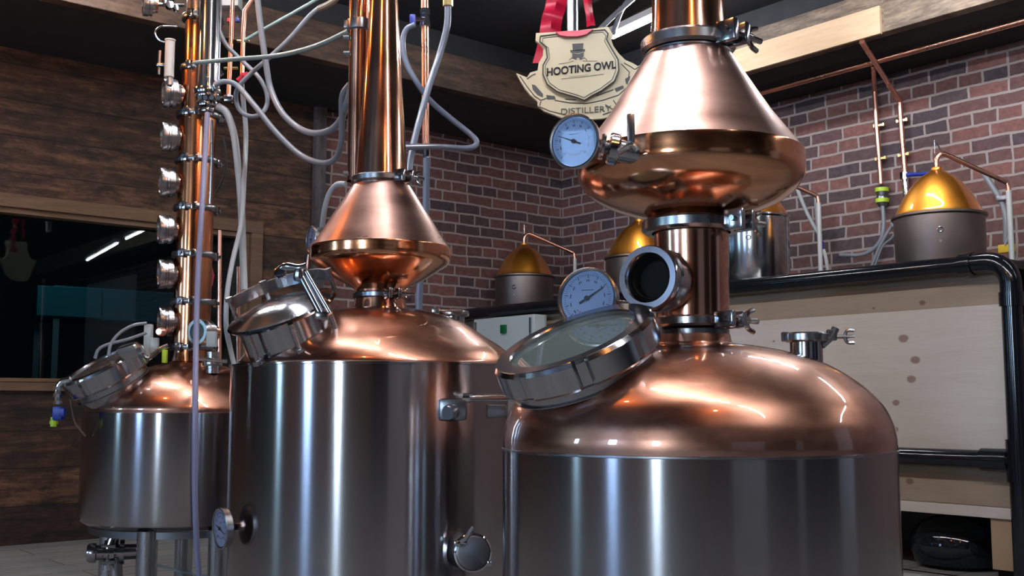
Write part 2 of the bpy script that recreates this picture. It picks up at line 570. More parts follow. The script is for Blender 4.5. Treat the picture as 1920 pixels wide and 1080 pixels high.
def link(name, bm, mat, parent=None, origin=None, smooth=True, angle=35, rotz=0.0, frame=False, world=True):
    """parent: parts in world coords are shifted into the root's frame; frame=True: coords are room-local"""
    bmesh.ops.recalc_face_normals(bm, faces=bm.faces[:])
    off = None
    if parent is not None:
        root = parent
        while root.parent:
            root = root.parent
        off = root.location
    elif origin is not None:
        off = Vector(origin)
    if off is not None and not frame:
        for v in bm.verts:
            v.co -= off
    me = bpy.data.meshes.new(name)
    bm.to_mesh(me)
    bm.free()
    me.materials.append(M[mat] if isinstance(mat, str) else mat)
    if smooth:
        me.polygons.foreach_set('use_smooth', [True] * len(me.polygons))
        me.set_sharp_from_angle(angle=math.radians(angle))
    o = bpy.data.objects.new(name, me)
    COL.objects.link(o)
    if parent is not None:
        o.parent = parent
    elif frame:
        o.location = C0
        o.rotation_euler = (0, 0, RA)
    elif origin is not None:
        o.location = Vector(origin)
    return o
def thing(name, label, cat, loc, group=None, rotz=0):
    o = bpy.data.objects.new(name, None)
    o.empty_display_size = 0.1
    COL.objects.link(o)
    o.location = Vector(loc)
    o.rotation_euler = (0, 0, rotz)
    tag(o, label, cat, group)
    return o
def tag(o, label, cat, group=None):
    o['label'] = label
    o['category'] = cat
    if group:
        o['group'] = group
    return o
def struct(o):
    o['kind'] = 'structure'
    return o
def rbox(bm, x0, x1, y0, y1, z0, z1, bev=0):
    box(bm, ((x0 + x1) / 2, (y0 + y1) / 2, (z0 + z1) / 2), (abs(x1 - x0), abs(y1 - y0), abs(z1 - z0)), None, bev)

# ------------------------------------------------------------------ room shell (room-local: x=-b, y=-a)
LX, LY = -11.5, -13.0
ZS = 2.75        # soffit height
ZC = 3.12        # inner ceiling
ZT = 3.3
b = BM(); rbox(b, LX - .2, .2, LY - .2, .2, -0.1, 0); struct(link('floor', b, 'floor', frame=True, smooth=False))
b = BM(); rbox(b, LX - .2, .2, LY - .2, .2, ZC, ZC + .15); struct(link('ceiling', b, 'ceiling', frame=True, smooth=False))
b = BM(); rbox(b, 0, .2, LY, .2, 0, ZC); struct(link('wall_right', b, 'brick_y', frame=True, smooth=False))
XP = onplane(592, 560, 'y', 0).x          # where brick meets boards
b = BM(); rbox(b, XP, 0, 0, .2, 0, ZC); struct(link('wall_back', b, 'brick_x', frame=True, smooth=False))
# boarded wall with interior window
wx1 = onplane(466, 560, 'y', -.03).x
wx0 = wx1 - 4.2
wz0 = onplane(60, 716, 'y', -.03).z
wz1 = onplane(160, 404, 'y', -.03).z
b = BM()
rbox(b, LX, XP, -.03, .15, 0, wz0)
rbox(b, LX, XP, -.03, .15, wz1, ZC)
rbox(b, wx1, XP, -.03, .15, wz0, wz1)
rbox(b, LX, wx0, -.03, .15, wz0, wz1)
struct(link('wall_left', b, 'boards', frame=True, smooth=False))
# far walls behind the camera
FW = [(-.70, .55), (-4.1, .7), (-7.5, .6)]
b = BM()
wz = (1.15, 2.55)
rbox(b, LX - .2, LX, LY, .15, 0, wz[0])
rbox(b, LX - .2, LX, LY, .15, wz[1], ZC)
ys = [.15]
for c, w in FW:
    rbox(b, LX - .2, LX, c + w / 2, ys[-1], wz[0], wz[1])
    ys.append(c - w / 2)
rbox(b, LX - .2, LX, LY, ys[-1], wz[0], wz[1])
struct(link('wall_far', b, 'boards_y', frame=True, smooth=False))
b = BM(); rbox(b, LX, 0, LY - .2, LY, 0, ZC); struct(link('wall_rear', b, 'hall_dark', frame=True, smooth=False))
b = BM(); rbox(b, -8.7, -5.7, LY, LY + .06, 0, 2.7); struct(link('reflect_panel_1', b, 'pale_panel', frame=True, smooth=False))  # this and the next three: unseen panels added for bands in the steel
b = BM(); rbox(b, -.06, 0, -10.8, -8.9, 0, 2.6); struct(link('reflect_panel_2', b, 'pale_panel', frame=True, smooth=False))
b = BM(); rbox(b, -.05, 0, -13, -10.9, 0, 2.7); struct(link('reflect_panel_3', b, 'hall_dark', frame=True, smooth=False))
b = BM(); rbox(b, -3.1, -2.5, LY, LY + .06, 0, 2.6); struct(link('reflect_panel_4', b, 'pale_panel', frame=True, smooth=False))
for i, (c, w) in enumerate(FW):
    b = BM(); rbox(b, LX - .12, LX - .10, c - w / 2, c + w / 2, wz[0], wz[1])
    wo = struct(link('window_%d' % (i + 2), b, 'day%d' % i, frame=True, smooth=False))
    b = BM()
    for yy in (c - w / 2 + .02, c, c + w / 2 - .02):
        rbox(b, LX - .1, LX - .04, yy - .02, yy + .02, wz[0], wz[1])
    for zz in (wz[0] + .02, wz[1] - .02):
        rbox(b, LX - .1, LX - .04, c - w / 2, c + w / 2, zz - .02, zz + .02)
    fo = link('window_frame', b, 'black_plastic', parent=wo, frame=True, smooth=False)
# soffits around two sides and the beams on their edge
q1 = at_z(1500, 105, ZS); q1 = q1 - C0
bx_r = q1.dot(XA)                 # right beam face, local x
q2 = at_z(560, 102, ZS) - C0
by_b = q2.dot(YA)                 # back beam face, local y
b = BM()
rbox(b, bx_r + .08, 0, LY, 0, ZS, ZS + .03)
rbox(b, LX, bx_r + .08, by_b + .08, 0, ZS, ZS + .03)
struct(link('trim_1', b, 'soffit', frame=True, smooth=False))
b = BM(); rbox(b, bx_r, bx_r + .08, LY, by_b + .08, ZS, ZS + .245, .006)
o = link('trim_2', b, 'beam_y', frame=True, smooth=False); struct(o)
b = BM(); rbox(b, LX, bx_r, by_b, by_b + .08, ZS, ZS + .23, .006)
o = link('trim_3', b, 'beam_x', frame=True, smooth=False); struct(o)
# fill above the beams up to the black ceiling
b = BM()
rbox(b, bx_r + .02, bx_r + .08, LY, by_b, ZS + .245, ZC)
rbox(b, LX, bx_r + .02, by_b + .02, by_b + .08, ZS + .23, ZC)
struct(link('trim_4', b, 'ceiling', frame=True, smooth=False))
# fresh board nailed to the beam
d = ray(1655, 70); t = (bx_r - (CAM - C0).dot(XA)) / d.dot(XA); ye = ((CAM - C0) + d * t).dot(YA)
b = BM(); rbox(b, bx_r - .022, bx_r, ye, by_b + .03, ZS - .01, ZS + .145, .003)
struct(link('trim_5', b, 'new_board', frame=True, smooth=False))
# weathered post at the brick/board joint
b = BM(); rbox(b, XP - .06, XP + .02, -.07, -.005, 0, ZS)
struct(link('trim_6', b, 'post', frame=True, smooth=False))
# window_1: frame + pane, with a dark room behind
b = BM(); rbox(b, wx0, wx1, .05, .058, wz0, wz1)
win = struct(link('window_1', b, 'pane', frame=True, smooth=False))
b = BM()
rbox(b, wx0 - .06, wx1 + .08, -.055, -.03, wz1, wz1 + .075, .004)
rbox(b, wx0 - .06, wx1 + .08, -.055, -.03, wz0 - .05, wz0, .004)
rbox(b, wx1, wx1 + .08, -.055, -.03, wz0, wz1, .004)
rbox(b, wx0, wx1, -.03, .15, wz1 - .03, wz1)
rbox(b, wx0, wx1, -.06, .15, wz0, wz0 + .02)
rbox(b, wx1 - .03, wx1, -.03, .15, wz0 + .02, wz1 - .03)
fr = link('window_frame', b, 'frame_wood', parent=win, frame=True, smooth=False)
# dark room beyond the glass
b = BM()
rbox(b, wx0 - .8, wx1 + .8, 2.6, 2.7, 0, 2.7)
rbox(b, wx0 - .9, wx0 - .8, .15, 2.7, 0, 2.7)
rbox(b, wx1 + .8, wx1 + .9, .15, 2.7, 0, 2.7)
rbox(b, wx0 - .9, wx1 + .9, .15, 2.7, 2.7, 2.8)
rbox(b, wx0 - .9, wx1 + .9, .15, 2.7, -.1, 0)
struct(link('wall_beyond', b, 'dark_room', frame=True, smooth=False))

def room_pt(px, py, y):
    """world point on the room plane local y (parallel to the back wall)"""
    l = onplane(px, py, 'y', y)
    return RL(l.x, l.y, l.z)
def room_ptx(px, py, x):
    l = onplane(px, py, 'x', x)
    return RL(l.x, l.y, l.z)

# teal counter inside the dark room
l0 = onplane(86, 560, 'y', 1.2); l1 = onplane(330, 560, 'y', 1.2)
zt = onplane(200, 545, 'y', 1.2).z; zb = onplane(200, 604, 'y', 1.2).z
pos = RL((l0.x + l1.x) / 2, 1.3, 0)
tb = thing('teal_tank', 'teal box-shaped tank dimly seen through the dark interior window', 'tank', pos, rotz=RA)
b = BM(); box(b, (0, 0, (zt + zb) / 2), (l1.x - l0.x, .5, zt - zb), None, .01)
me = link('tank_shell', b, 'teal', smooth=False); me.parent = tb
b = BM(); box(b, (-.35, -.262, (zt + zb) / 2), (.42, .02, (zt - zb) * .9), None, .004)
me = link('front_panel', b, 'teal', smooth=False); me.parent = tb
for sx in (-1, 1):
    for sy in (-1, 1):
        b = BM(); box(b, (sx * (l1.x - l0.x) * .46, sy * .2, zb / 2), (.04, .04, zb))
        me = link('leg', b, 'steel_dark', smooth=False); me.parent = tb
lt = bpy.data.lights.new('tank_fill_light', 'POINT'); lt.energy = 8.0; lt.color = (.6, .9, 1); lt.shadow_soft_size = .1  # added unseen point light that brightens the teal tank
lo = bpy.data.objects.new('tank_fill_light', lt); COL.objects.link(lo); lo.location = RL((l0.x + l1.x) / 2 - .5, .55, 2.2)

# ------------------------------------------------------------------ LED battens (run along the right wall direction)
def batten(x, yc, z, lab, ln=1.5):
    c = RL(x, yc, z)
    t = thing('ceiling_lamp', lab, 'lamp', c, rotz=RA)
    b = BM(); box(b, (0, 0, .035), (.06, ln, .04), None, .006)
    # hanging rods
    for s in (-1, 1):
        tube(b, [(0, s * ln * .35, .05), (0, s * ln * .35, ZC - z)], .004, 6)
    o = link('lamp_housing', b, 'lamp_body'); o.parent = t
    b = BM(); tube(b, [(0, -ln / 2 + .02, 0), (0, ln / 2 - .02, 0)], .013, 12)
    o = link('lamp_tube', b, 'led'); o.parent = t
    return t
def seg_batten(p, q, lab, led='led'):
    """batten between two room-local points"""
    p = RL(*p); q = RL(*q)
    c = (p + q) / 2
    v = q - p
    ln = v.length
    t = thing('ceiling_lamp', lab, 'lamp', c, rotz=math.atan2(v.y, v.x) - PI / 2)
    b = BM(); box(b, (0, 0, .035), (.06, ln, .04), None, .006)
    o = link('lamp_housing', b, 'lamp_body'); o.parent = t
    for s in (-1, 1):
        b = BM(); tube(b, [(0, s * ln * .35, .05), (0, s * ln * .35, ZC - c.z)], .004, 6)
        o = link('hanger_wire', b, 'steel_dark'); o.parent = t
    b = BM(); tube(b, [(0, -ln / 2 + .02, 0), (0, ln / 2 - .02, 0)], .013, 12)
    o = link('lamp_tube', b, led); o.parent = t
ZL = 2.95
def vis(px, py, z):
    q = at_z(px, py, z) - C0
    return (q.dot(XA), q.dot(YA), z)
va, vb = vis(1145, 71, ZL), vis(1225, 34, ZL)
vc = tuple(va[i] + (vb[i] - va[i]) * 1.45 for i in range(3))
seg_batten(va, vc, 'lit fluorescent tube hanging from the black ceiling beside the hanging sign')
def mir(px, py, z):
    q = at_z(px, py, z) - C0
    return (q.dot(XA), 2 * .05 - q.dot(YA), z)
ZM = 2.62
ma, mb = mir(163, 488, ZM), mir(221, 456, ZM)
mc, md = mir(236, 448, ZM), mir(290, 422, ZM)
seg_batten(ma, mb, 'lit tube whose mirror image is the lower streak in the interior window', 'led_dim')
seg_batten(mc, md, 'lit tube whose mirror image is the upper streak in the interior window', 'led_dim')
NUM = ('first', 'second', 'third', 'fourth')
for j in range(4):
    a0 = .42 + 1.9 * j
    seg_batten((-4.27, -a0, ZL), (-4.27, -a0 - 1.6, ZL), 'ceiling tube above the stills, %s from the boarded wall' % NUM[j])
seg_batten((-1.42, -3.35, ZL), (-1.42, -4.3, ZL), 'short ceiling tube between the shield sign and the brick wall')

for j, a in enumerate((1.75, 2.63, 4.35, 6.1)):
    p = RL(-4.92, -a, 2.5)
    t = thing('pendant_bulb', 'small warm orange bulb hanging over the stills, %s from the boarded wall' % NUM[j], 'lamp', p)
    b = BM(); lathe(b, p, Vector((0, 0, 1)), [(0, -.045), (.022, -.038), (.034, -.012), (.030, .012), (.014, .035), (.012, .045)], 20)
    link('bulb', b, 'warm_bulb', parent=t)
    b = BM(); lathe(b, p, Vector((0, 0, 1)), [(.013, .045), (.018, .05), (.018, .08), (.004, .09), (.004, ZC - 2.5), (0, ZC - 2.5)], 16)
    link('bulb_holder', b, 'brass', parent=t)

# ------------------------------------------------------------------ common still parts
def zr(cx, y, hw, Y0):
    """height and radius for a silhouette point"""
    r = 0
    z = W(cx, y, Y0).z
    for _ in range(3):
        Yt = Y0 - r * r / Y0
        p = W(cx, y, Yt)
        z = p.z
        dd = fdepth(Vector((p.x, Y0, z)))
        r = dd * math.sin(math.atan(hw / F))
    return r, z
def prof(cx, Y0, pts, smooth=0):
    out = []
    for y, hw in pts:
        r, z = zr(cx, y, hw, Y0)
        out.append((r, z))
    if smooth:
        v = catmull([Vector((r, z, 0)) for r, z in out], smooth)
        out = [(max(p.x, 0.0005), p.y) for p in v]
    return out
def axis_of(cx, y, Y0):
    p = W(cx, y, Y0)
    return p.x
def tri_clamp(root, X, Y, z, r, h, az, s=1.0, mat='steel_mid', name='clamp_ring', n=Vector((0, 0, 1)), centre=None, hw=True, rin=None):
    c = Vector((X, Y, z)) if centre is None else Vector(centre)
    x, y, nn = frame_of(n)
    if rin is None:
        rin = r * .8
    b = BM()
    lathe(b, c, n, [(rin, -h * .5), (r * .93, -h * .5), (r, -h * .3), (r, h * .3), (r * .93, h * .5), (rin, h * .5)], 72, closed=True)
    if n.z > .9:
        dr = Vector((math.sin(az), -math.cos(az), 0))
    else:
        dr = (x * math.cos(az) + y * math.sin(az))
    tg = n.cross(dr).normalized()
    ring = link(name, b, mat, parent=root)
    if hw:
        b = BM()
        for sg in (-1, 1):
            cc = c + dr * (r + .012 * s) + tg * (sg * .014 * s)
            box(b, cc, (.034 * s, .011 * s, h * 1.3 + .006), (dr, tg, n), .003 * s)
        tube(b, [c + dr * (r + .016 * s) - tg * .028 * s, c + dr * (r + .016 * s) + tg * .062 * s], .0045 * s, 10)
        lathe(b, c + dr * (r + .016 * s) + tg * .022 * s, tg, [(0, 0), (.009 * s, 0), (.0075 * s, .014 * s), (0, .014 * s)], 12)
        for sg in (-1, 1):
            e0 = c + dr * (r + .016 * s) + tg * .03 * s
            tube(b, [e0, e0 + n * sg * .012 * s + tg * .008 * s, e0 + n * sg * .017 * s + tg * .022 * s], .004 * s, 8, 3)
        link('wing_nut', b, 'steel', parent=ring)
    return ring
def dial_gauge(root, c, n, r, depth, mat_dial='dial', stem=None, needle=200, name='thermometer', spin=0.0, stem_r=None):
    c = Vector(c); n = Vector(n).normalized()
    x, y, _ = frame_of(n)
    b = BM()
    lathe(b, c, n, [(0, -depth), (r * .93, -depth), (r * .98, -depth * .9), (r * .98, -depth * .25), (r * 1.04, -depth * .15), (r * 1.04, 0), (r * .99, depth * .06), (r * .93, 0), (r * .92, -depth * .18), (0, -depth * .18)], 56)
    if stem:
        pts = [c - n * depth * .9] + [Vector(p) for p in stem]
        tube(b, pts, stem_r or r * .2, 14)
        tt = (pts[1] - pts[0]).normalized()
        lathe(b, pts[0] + tt * .006, tt, [(0, 0), (r * .3, 0), (r * .3, .012), (0, .012)], 6)
    g = link(name, b, 'steel_mid', parent=root)
    b = BM(); disc(b, c - n * depth * .17, n, r * .91, .0008, 56)
    dl = link('dial', b, mat_dial, parent=g)
    b = BM()
    off = c - n * depth * .17 + n * .0014
    for i in range(51):
        a = math.radians(225 - 270 * i / 50 + spin)
        d = x * math.cos(a) + y * math.sin(a)
        tg = n.cross(d)
        L = r * (.13 if i % 5 == 0 else .07)
        box(b, off + d * (r * .82 - L / 2), (L, r * (.018 if i % 5 == 0 else .009), .0006), (d, tg, n))
    for i in range(11):
        a = math.radians(225 - 27 * i + spin)
        d = x * math.cos(a) + y * math.sin(a)
        tg = n.cross(d)
        for s in (-1, 1):
            box(b, off + d * r * .6 + tg * s * r * .03, (r * .075, r * .022, .0006), (y, x, n))
    box(b, off + y * r * .28, (r * .42, r * .02, .0006), (x, y, n))
    link('scale_marks', b, 'ink', parent=g)
    b = BM()
    for i in range(9):
        a = math.radians(230 + 10 * i + spin)
        d = x * math.cos(a) + y * math.sin(a)
        box(b, off + d * r * .5, (r * .05, r * .03, .0006), (d, n.cross(d), n))
    link('red_scale_marks', b, 'ink_red', parent=g)
    b = BM()
    a = math.radians(needle)
    d = x * math.cos(a) + y * math.sin(a); tg = n.cross(d)
    oo = off + n * .003
    prism(b, [oo - d * r * .3 - tg * r * .035, oo + d * r * .68 - tg * r * .01, oo + d * r * .68 + tg * r * .01, oo - d * r * .3 + tg * r * .035], n * .0012)
    disc(b, oo, n, r * .085, .003, 20)
    link('needle', b, 'ink', parent=g)
    b = BM(); disc(b, c - n * depth * .03, n, r * .925, .0006, 56)
    link('dial_cover', b, 'dial_glass', parent=g)
    return g

# ================================================================== FRONT STILL
CX, Y0 = 1303, 2.56
X0 = W(CX, 850, Y0).x
def PF(pts, smooth=0):
    return prof(CX, Y0, pts, smooth)
front = thing('pot_still', 'large front copper pot still with round glass manhole and steel body, nearest the camera', 'still', (X0, Y0, 0))
O = Vector((X0, Y0, 0)); ZA = Vector((0, 0, 1))
def part(root, name, mat, pr, seg=128, o=O, **kw):
    b = BM(); lathe(b, o, ZA, pr, seg, **kw)
    return link(name, b, mat, parent=root, angle=28)
zseam = zr(CX, 843, 366, Y0)[1]
rb = zr(CX, 843, 366.5, Y0)[0]
zbot = .25
part(front, 'body', 'steel_body', [(0, zbot - .04), (rb * .5, zbot - .03), (rb * .93, zbot - .005), (rb, zbot + .03), (rb, zseam - .0), (rb - .01, zseam + .001)], 160)
part(front, 'seam_band', 'steel_mid', [(rb + .0005, zseam - .004), (rb + .0025, zseam - .003), (rb + .0025, zseam + .001), (rb - .001, zseam + .002)], 160)
dome_pts = [(842, 365.5), (828, 366), (812, 364), (786, 357), (752, 338), (713, 293), (682, 239), (662, 178), (652, 130), (646, 84)]
dome_f = PF(dome_pts, 6)
part(front, 'dome', 'copper_dome', dome_f, 160)
for k in range(4):
    a = PI / 4 + k * PI / 2
    b = BM(); c = O + Vector((math.sin(a), math.cos(a), 0)) * rb * .8
    tube(b, [c + ZA * .0, c + ZA * (zbot + .02)], .03, 20)
    lathe(b, c, ZA, [(0, 0), (.05, 0), (.05, .01), (0, .012)], 24)
    link('leg', b, 'steel_mid', parent=front)
# flanges and neck
def flange(root, cx, Yd, y0, y1, hw, name='flange', mat='steel_mid', o=O, rin=.7):
    r, z0 = zr(cx, y1, hw, Yd); _, z1 = zr(cx, y0, hw, Yd)
    b = BM(); lathe(b, o, ZA, [(r * rin, z0), (r * .97, z0), (r, z0 + .002), (r, z1 - .002), (r * .97, z1), (r * rin, z1)], 96, closed=True)
    return link(name, b, mat, parent=root, angle=28)
flange(front, CX, Y0, 618, 632, 68, 'neck_flange', 'steel_dark')
part(front, 'dome_collar', 'copper_dome', PF([(648, 88), (643, 72), (628, 69)]))
neck = part(front, 'neck', 'copper_tube', PF([(612, 68.5), (525, 69), (438, 69.5)]))
def clampf(y0, y1, hw, az, s=1.0, root=front, cx=CX, Yd=Y0, o=O, mat='steel_mid'):
    r, z1 = zr(cx, y0, hw, Yd); _, z0 = zr(cx, y1, hw, Yd)
    return tri_clamp(root, o.x, o.y, (z0 + z1) / 2, r, z1 - z0, az, s, mat)
clampf(594, 614, 73, math.radians(42), 1.5)
clampf(412, 437, 92, math.radians(45), 1.5)
clampf(73, 99, 88, math.radians(42), 1.6)
flange(front, CX, Y0, 100, 106, 80, 'head_flange', 'steel_dark')
# onion head
part(front, 'head_cone', 'copper_satin', PF([(104, 79), (140, 102.5), (180, 128.5), (220, 155), (260, 187), (289, 209.5)]) , 160)
part(front, 'head_bowl', 'copper_polish', PF([(289, 209.5), (291, 211), (310, 211.5), (328, 211), (345, 203), (362, 188), (380, 160), (394, 125), (402, 98), (406, 84), (414, 72)], 4), 160)
part(front, 'top_column', 'copper_tube', PF([(74, 69.5), (40, 67), (-80, 62), (-420, 54)]), 96)
# sight port on the neck
nS = Vector((-.58, -.81, .03)).normalized()
cS = W(1213, 520, 2.425)
b = BM()
rS = .073
base = -(cS - O.xyz).dot(nS)
lathe(b, cS, nS, [(rS * .62, -.05), (rS * .66, -.012), (rS * .78, 0), (rS * .97, 0), (rS, -.004), (rS, -.022), (rS * .94, -.026), (rS * .94, -.034), (rS, -.038), (rS, -.06), (rS * .92, -.064), (rS * .92, -.085)], 80)
sg = link('sight_port', b, 'steel', parent=front)
b = BM(); lathe(b, cS, nS, [(rS * .63, -.016), (rS * .60, -.05), (0, -.052)], 48)
link('port_opening', b, 'black_void', parent=sg)
b = BM(); lathe(b, cS + nS * -.062, nS, [(rS * .88, -.05), (rS * .90, -.02), (rS * .90, -.002)], 64)
link('port_stub', b, 'copper_tube', parent=sg)
# manhole with castellated ring and glass
def manhole(root, c, n, r, h, glass=True, notch=10, neckmat='steel_mid'):
    c = Vector(c)
    x, y, _ = frame_of(n)
    b = BM()
    seg = 160
    # castellated outer ring: radius varies around
    pr = [(0.90, -h * .98), (0.97, -h * .95), (1.0, -h * .86), (1.0, -.010), (0.965, -.001), (.955, 0), (.79, 0), (.775, -.004), (.775, -h * .5), (0.77, -h * .98)]
    rings = []
    for k, (rr, t) in enumerate(pr):
        ring = []
        for i in range(seg):
            a = 2 * PI * i / seg
            m = rr * r
            if k in (1, 2, 3, 4):
                ph = (a / (2 * PI) * notch) % 1.0
                if ph < .16:
                    m -= r * .045
            ring.append(b.verts.new(c + Vector(n) * t + (x * math.cos(a) + y * math.sin(a)) * m))
        rings.append(ring)
    for a_, b_ in zip(rings, rings[1:] + rings[:1]):
        for i in range(seg):
            j = (i + 1) % seg
            b.faces.new((a_[i], a_[j], b_[j], b_[i]))
    mh = link('manhole', b, 'steel', parent=root, angle=25)
    b = BM()
    lathe(b, c, n, [(r * .80, -h * .98), (r * .86, -h * 1.0), (r * .86, -h * 1.25), (r * .90, -h * 1.3), (r * .90, -h * 1.32), (r * .80, -h * 1.34), (r * .72, -h * 1.8)], 96)
    link('manhole_neck', b, neckmat, parent=mh)
    if glass:
        b = BM(); lathe(b, c - Vector(n) * .012, n, [(0, 0), (r * .78, 0), (r * .78, -.008), (0, -.008)], 96)
        link('glass', b, 'glass', parent=mh)
        b = BM(); lathe(b, c - Vector(n) * .03, n, [(r * .775, 0), (r * .74, -h * .6), (r * .74, -h * 1.1), (0, -h * 1.1)], 96)
        link('glass_well', b, 'well', parent=mh)
        b = BM(); box(b, c - Vector(n) * (h * .75), (r * 1.35, .012, .006), (y, x, Vector(n)))
        link('wiper_bar', b, 'copper_pipe', parent=mh)
    return mh
nM = dnorm(21, .262, 1073, 630)
cM = W(1072, 632, 2.375)
manhole(front, cM, nM, .184, .068, notch=8)
# thermometers
gd = Vector((-.50, -.86, -.05)).normalized()
cG = W(1076, 265, 2.30)
belt = W(1190, 288, 2.36)
stem_hub = W(1150, 280, 2.36)
g1 = dial_gauge(front, cG, gd, .058, .022, 'dial', [stem_hub, belt + Vector((.02, .02, 0))], needle=157, stem_r=.013)
b = BM()
dv = (belt - stem_hub).normalized()
lathe(b, stem_hub - dv * .0, dv, [(.015, -.012), (.033, -.012), (.036, -.008), (.036, .008), (.033, .012), (.026, .014), (.024, .06), (0, .06)], 48)
lathe(b, stem_hub - dv * .026, dv, [(.012, -.004), (.028, -.004), (.03, 0), (.028, .006), (.012, .006)], 40)
link('stem_clamp', b, 'steel', parent=front)
b = BM()
h0 = W(1178, 272, 2.30)
box(b, W(1183, 240, 2.29), (.017, .011, .062), None, .004)
tube(b, [W(1160, 285, 2.31), W(1184, 272, 2.30), W(1196, 282, 2.30)], .007, 10, 3)
lathe(b, W(1182, 262, 2.295), Vector((0, 0, 1)), [(0, 0), (.007, 0), (.007, .012), (0, .012)], 10)
link('clamp_handle', b, 'steel_mid', parent=front)
g2 = dial_gauge(front, W(1100, 559, 2.54), Vector((-.42, -.9, .10)), .0715, .035, 'dial', [W(1180, 575, 2.56), W(1250, 580, 2.60)], needle=32, stem_r=.012)
# outlet port on the right of the dome
pc = W(1512, 660, 2.50)
b = BM()
rp, _ = zr(1512, 650, 30, 2.50)
zt_ = W(1512, 640, 2.50).z; zb_ = W(1512, 705, 2.50).z
lathe(b, Vector((pc.x, pc.y, 0)), ZA, [(rp * .8, zt_), (rp, zt_), (rp, zb_)], 48)
pt = link('outlet_port', b, 'steel', parent=front)
b = BM(); zc_ = W(1512, 632, 2.5).z
lathe(b, Vector((pc.x, pc.y, zc_)), ZA, [(0, .010), (rp * 1.22, .010), (rp * 1.36, .006), (rp * 1.36, -.008), (rp * 1.2, -.012), (rp * .9, -.012)], 48)
link('port_cap', b, 'steel_mid', parent=pt)
b = BM()
c = Vector((pc.x + rp * 1.2, pc.y - .01, zc_))
tube(b, [c + Vector((-.012, 0, -.02)), c + Vector((.01, 0, .0)), c + Vector((.022, 0, .02))], .009, 10, 4)
box(b, c + Vector((.012, 0, .004)), (.022, .016, .026), None, .004)
tube(b, [c, c + Vector((.062, -.005, 0))], .0045, 10)
for s in (-1, 1):
    tube(b, [c + Vector((.04, -.004, 0)), c + Vector((.046, -.004, s * .013)), c + Vector((.062, -.005, s * .014))], .0038, 8, 3)
link('wing_nut', b, 'steel_mid', parent=pt)
b = BM(); box(b, Vector((pc.x - rp * 1.35, pc.y - .01, zc_)), (.018, .014, .022), None, .003)
link('clamp_hinge', b, 'steel_mid', parent=pt)

# ================================================================== MIDDLE STILL
CM, YM = 711, 3.37
XM = W(CM, 700, YM).x
OM = Vector((XM, YM, 0))
mid = thing('pot_still', 'middle copper pot still with lidded manhole, behind the largest one', 'still', (XM, YM, 0))
def PM(pts, smooth=0):
    return prof(CM, YM, pts, smooth)
rm, zrim = zr(CM, 686, 273, YM)
part(mid, 'body', 'steel_body', [(0, .2), (rm * .9, .22), (rm, .26), (rm, zrim - .006), (rm + .004, zrim - .005), (rm + .004, zrim), (rm - .004, zrim + .001), (rm - .012, zrim - .002)], 160, OM)
part(mid, 'dome', 'copper_dome', PM([(690, 263), (682, 262), (672, 255), (660, 243), (646, 224), (632, 201), (616, 176), (600, 148), (588, 112), (581, 75), (578, 52)], 5), 160, OM)
for k in range(4):
    a = PI / 4 + k * PI / 2
    b = BM(); c = OM + Vector((math.sin(a), math.cos(a), 0)) * rm * .8
    tube(b, [c, c + ZA * .24], .03, 20)
    lathe(b, c, ZA, [(0, 0), (.05, 0), (.05, .01), (0, .012)], 24)
    link('leg', b, 'steel_mid', parent=mid)
part(mid, 'neck', 'copper_tube', PM([(580, 50), (560, 47), (541, 46)]), 80, OM)
clampf(549, 561, 51, math.radians(30), 1.1, mid, CM, YM, OM, 'steel_dark')
part(mid, 'head_cone', 'copper_satin', PM([(346, 52), (380, 74), (410, 94), (440, 113), (465, 131)]), 160, OM)
part(mid, 'head_bowl', 'copper_polish', PM([(465, 131), (466, 132), (474, 132), (486, 131.5), (495, 126), (506, 110), (520, 88), (532, 66), (540, 52), (546, 45)], 4), 160, OM)
clampf(332, 346, 57, math.radians(45), 1.2, mid, CM, YM, OM)
part(mid, 'column', 'copper_tube', PM([(334, 49), (200, 39), (100, 32), (0, 26), (-120, 22)]), 96, OM)
# parallel vapour tube, left of and behind the column
tc = W(671, 200, YM + .05)
b = BM()
r_t = .031
lathe(b, Vector((tc.x, tc.y, 0)), ZA, [(r_t, W(671, 334, YM).z), (r_t, W(671, 46, YM).z), (r_t * 1.05, W(671, 42, YM).z), (r_t * 1.05, W(671, -60, YM).z)], 64)
vt = link('vapour_tube', b, 'copper_tube', parent=mid)
b = BM(); zc = W(671, 38, YM).z
lathe(b, Vector((tc.x, tc.y, zc)), ZA, [(r_t, -.02), (r_t * 1.25, -.016), (r_t * 1.3, 0), (r_t * 1.25, .016), (r_t, .02)], 48)
box(b, (tc.x - r_t * 1.2, tc.y - .01, zc), (.02, .02, .026), None, .004)
link('tube_clamp', b, 'steel_dark', parent=vt)
for yy in (70, 100, 325):
    p = W(650, yy, YM + .04)
    b = BM(); tube(b, [p + Vector((.01, 0, 0)), p - Vector((.01, 0, 0))], .008, 8)
    link('tube_bolt', b, 'steel_mid', parent=vt)
# lidded manhole with cross bar
nL = dnorm(20, .22, 528, 581)
cL = W(528, 581, 3.12)
x_, y_, _ = frame_of(nL)
R = .162
b = BM()
lathe(b, cL, nL, [(0, .032), (R * .35, .029), (R * .65, .018), (R * .86, .006), (R * .97, .002), (R, -.004), (R * .97, -.010), (R * .8, -.012)], 96)
ld = link('manhole_lid', b, 'steel_lid', parent=mid)
b = BM()
lathe(b, cL, nL, [(R * .84, -.012), (R * .84, -.10), (R * .84, -.115)], 96)
link('manhole_neck', b, 'steel', parent=mid)
b = BM()
bd = (Vector((1, 0, 0)) - nL * nL.x).normalized()
bs = nL.cross(bd)
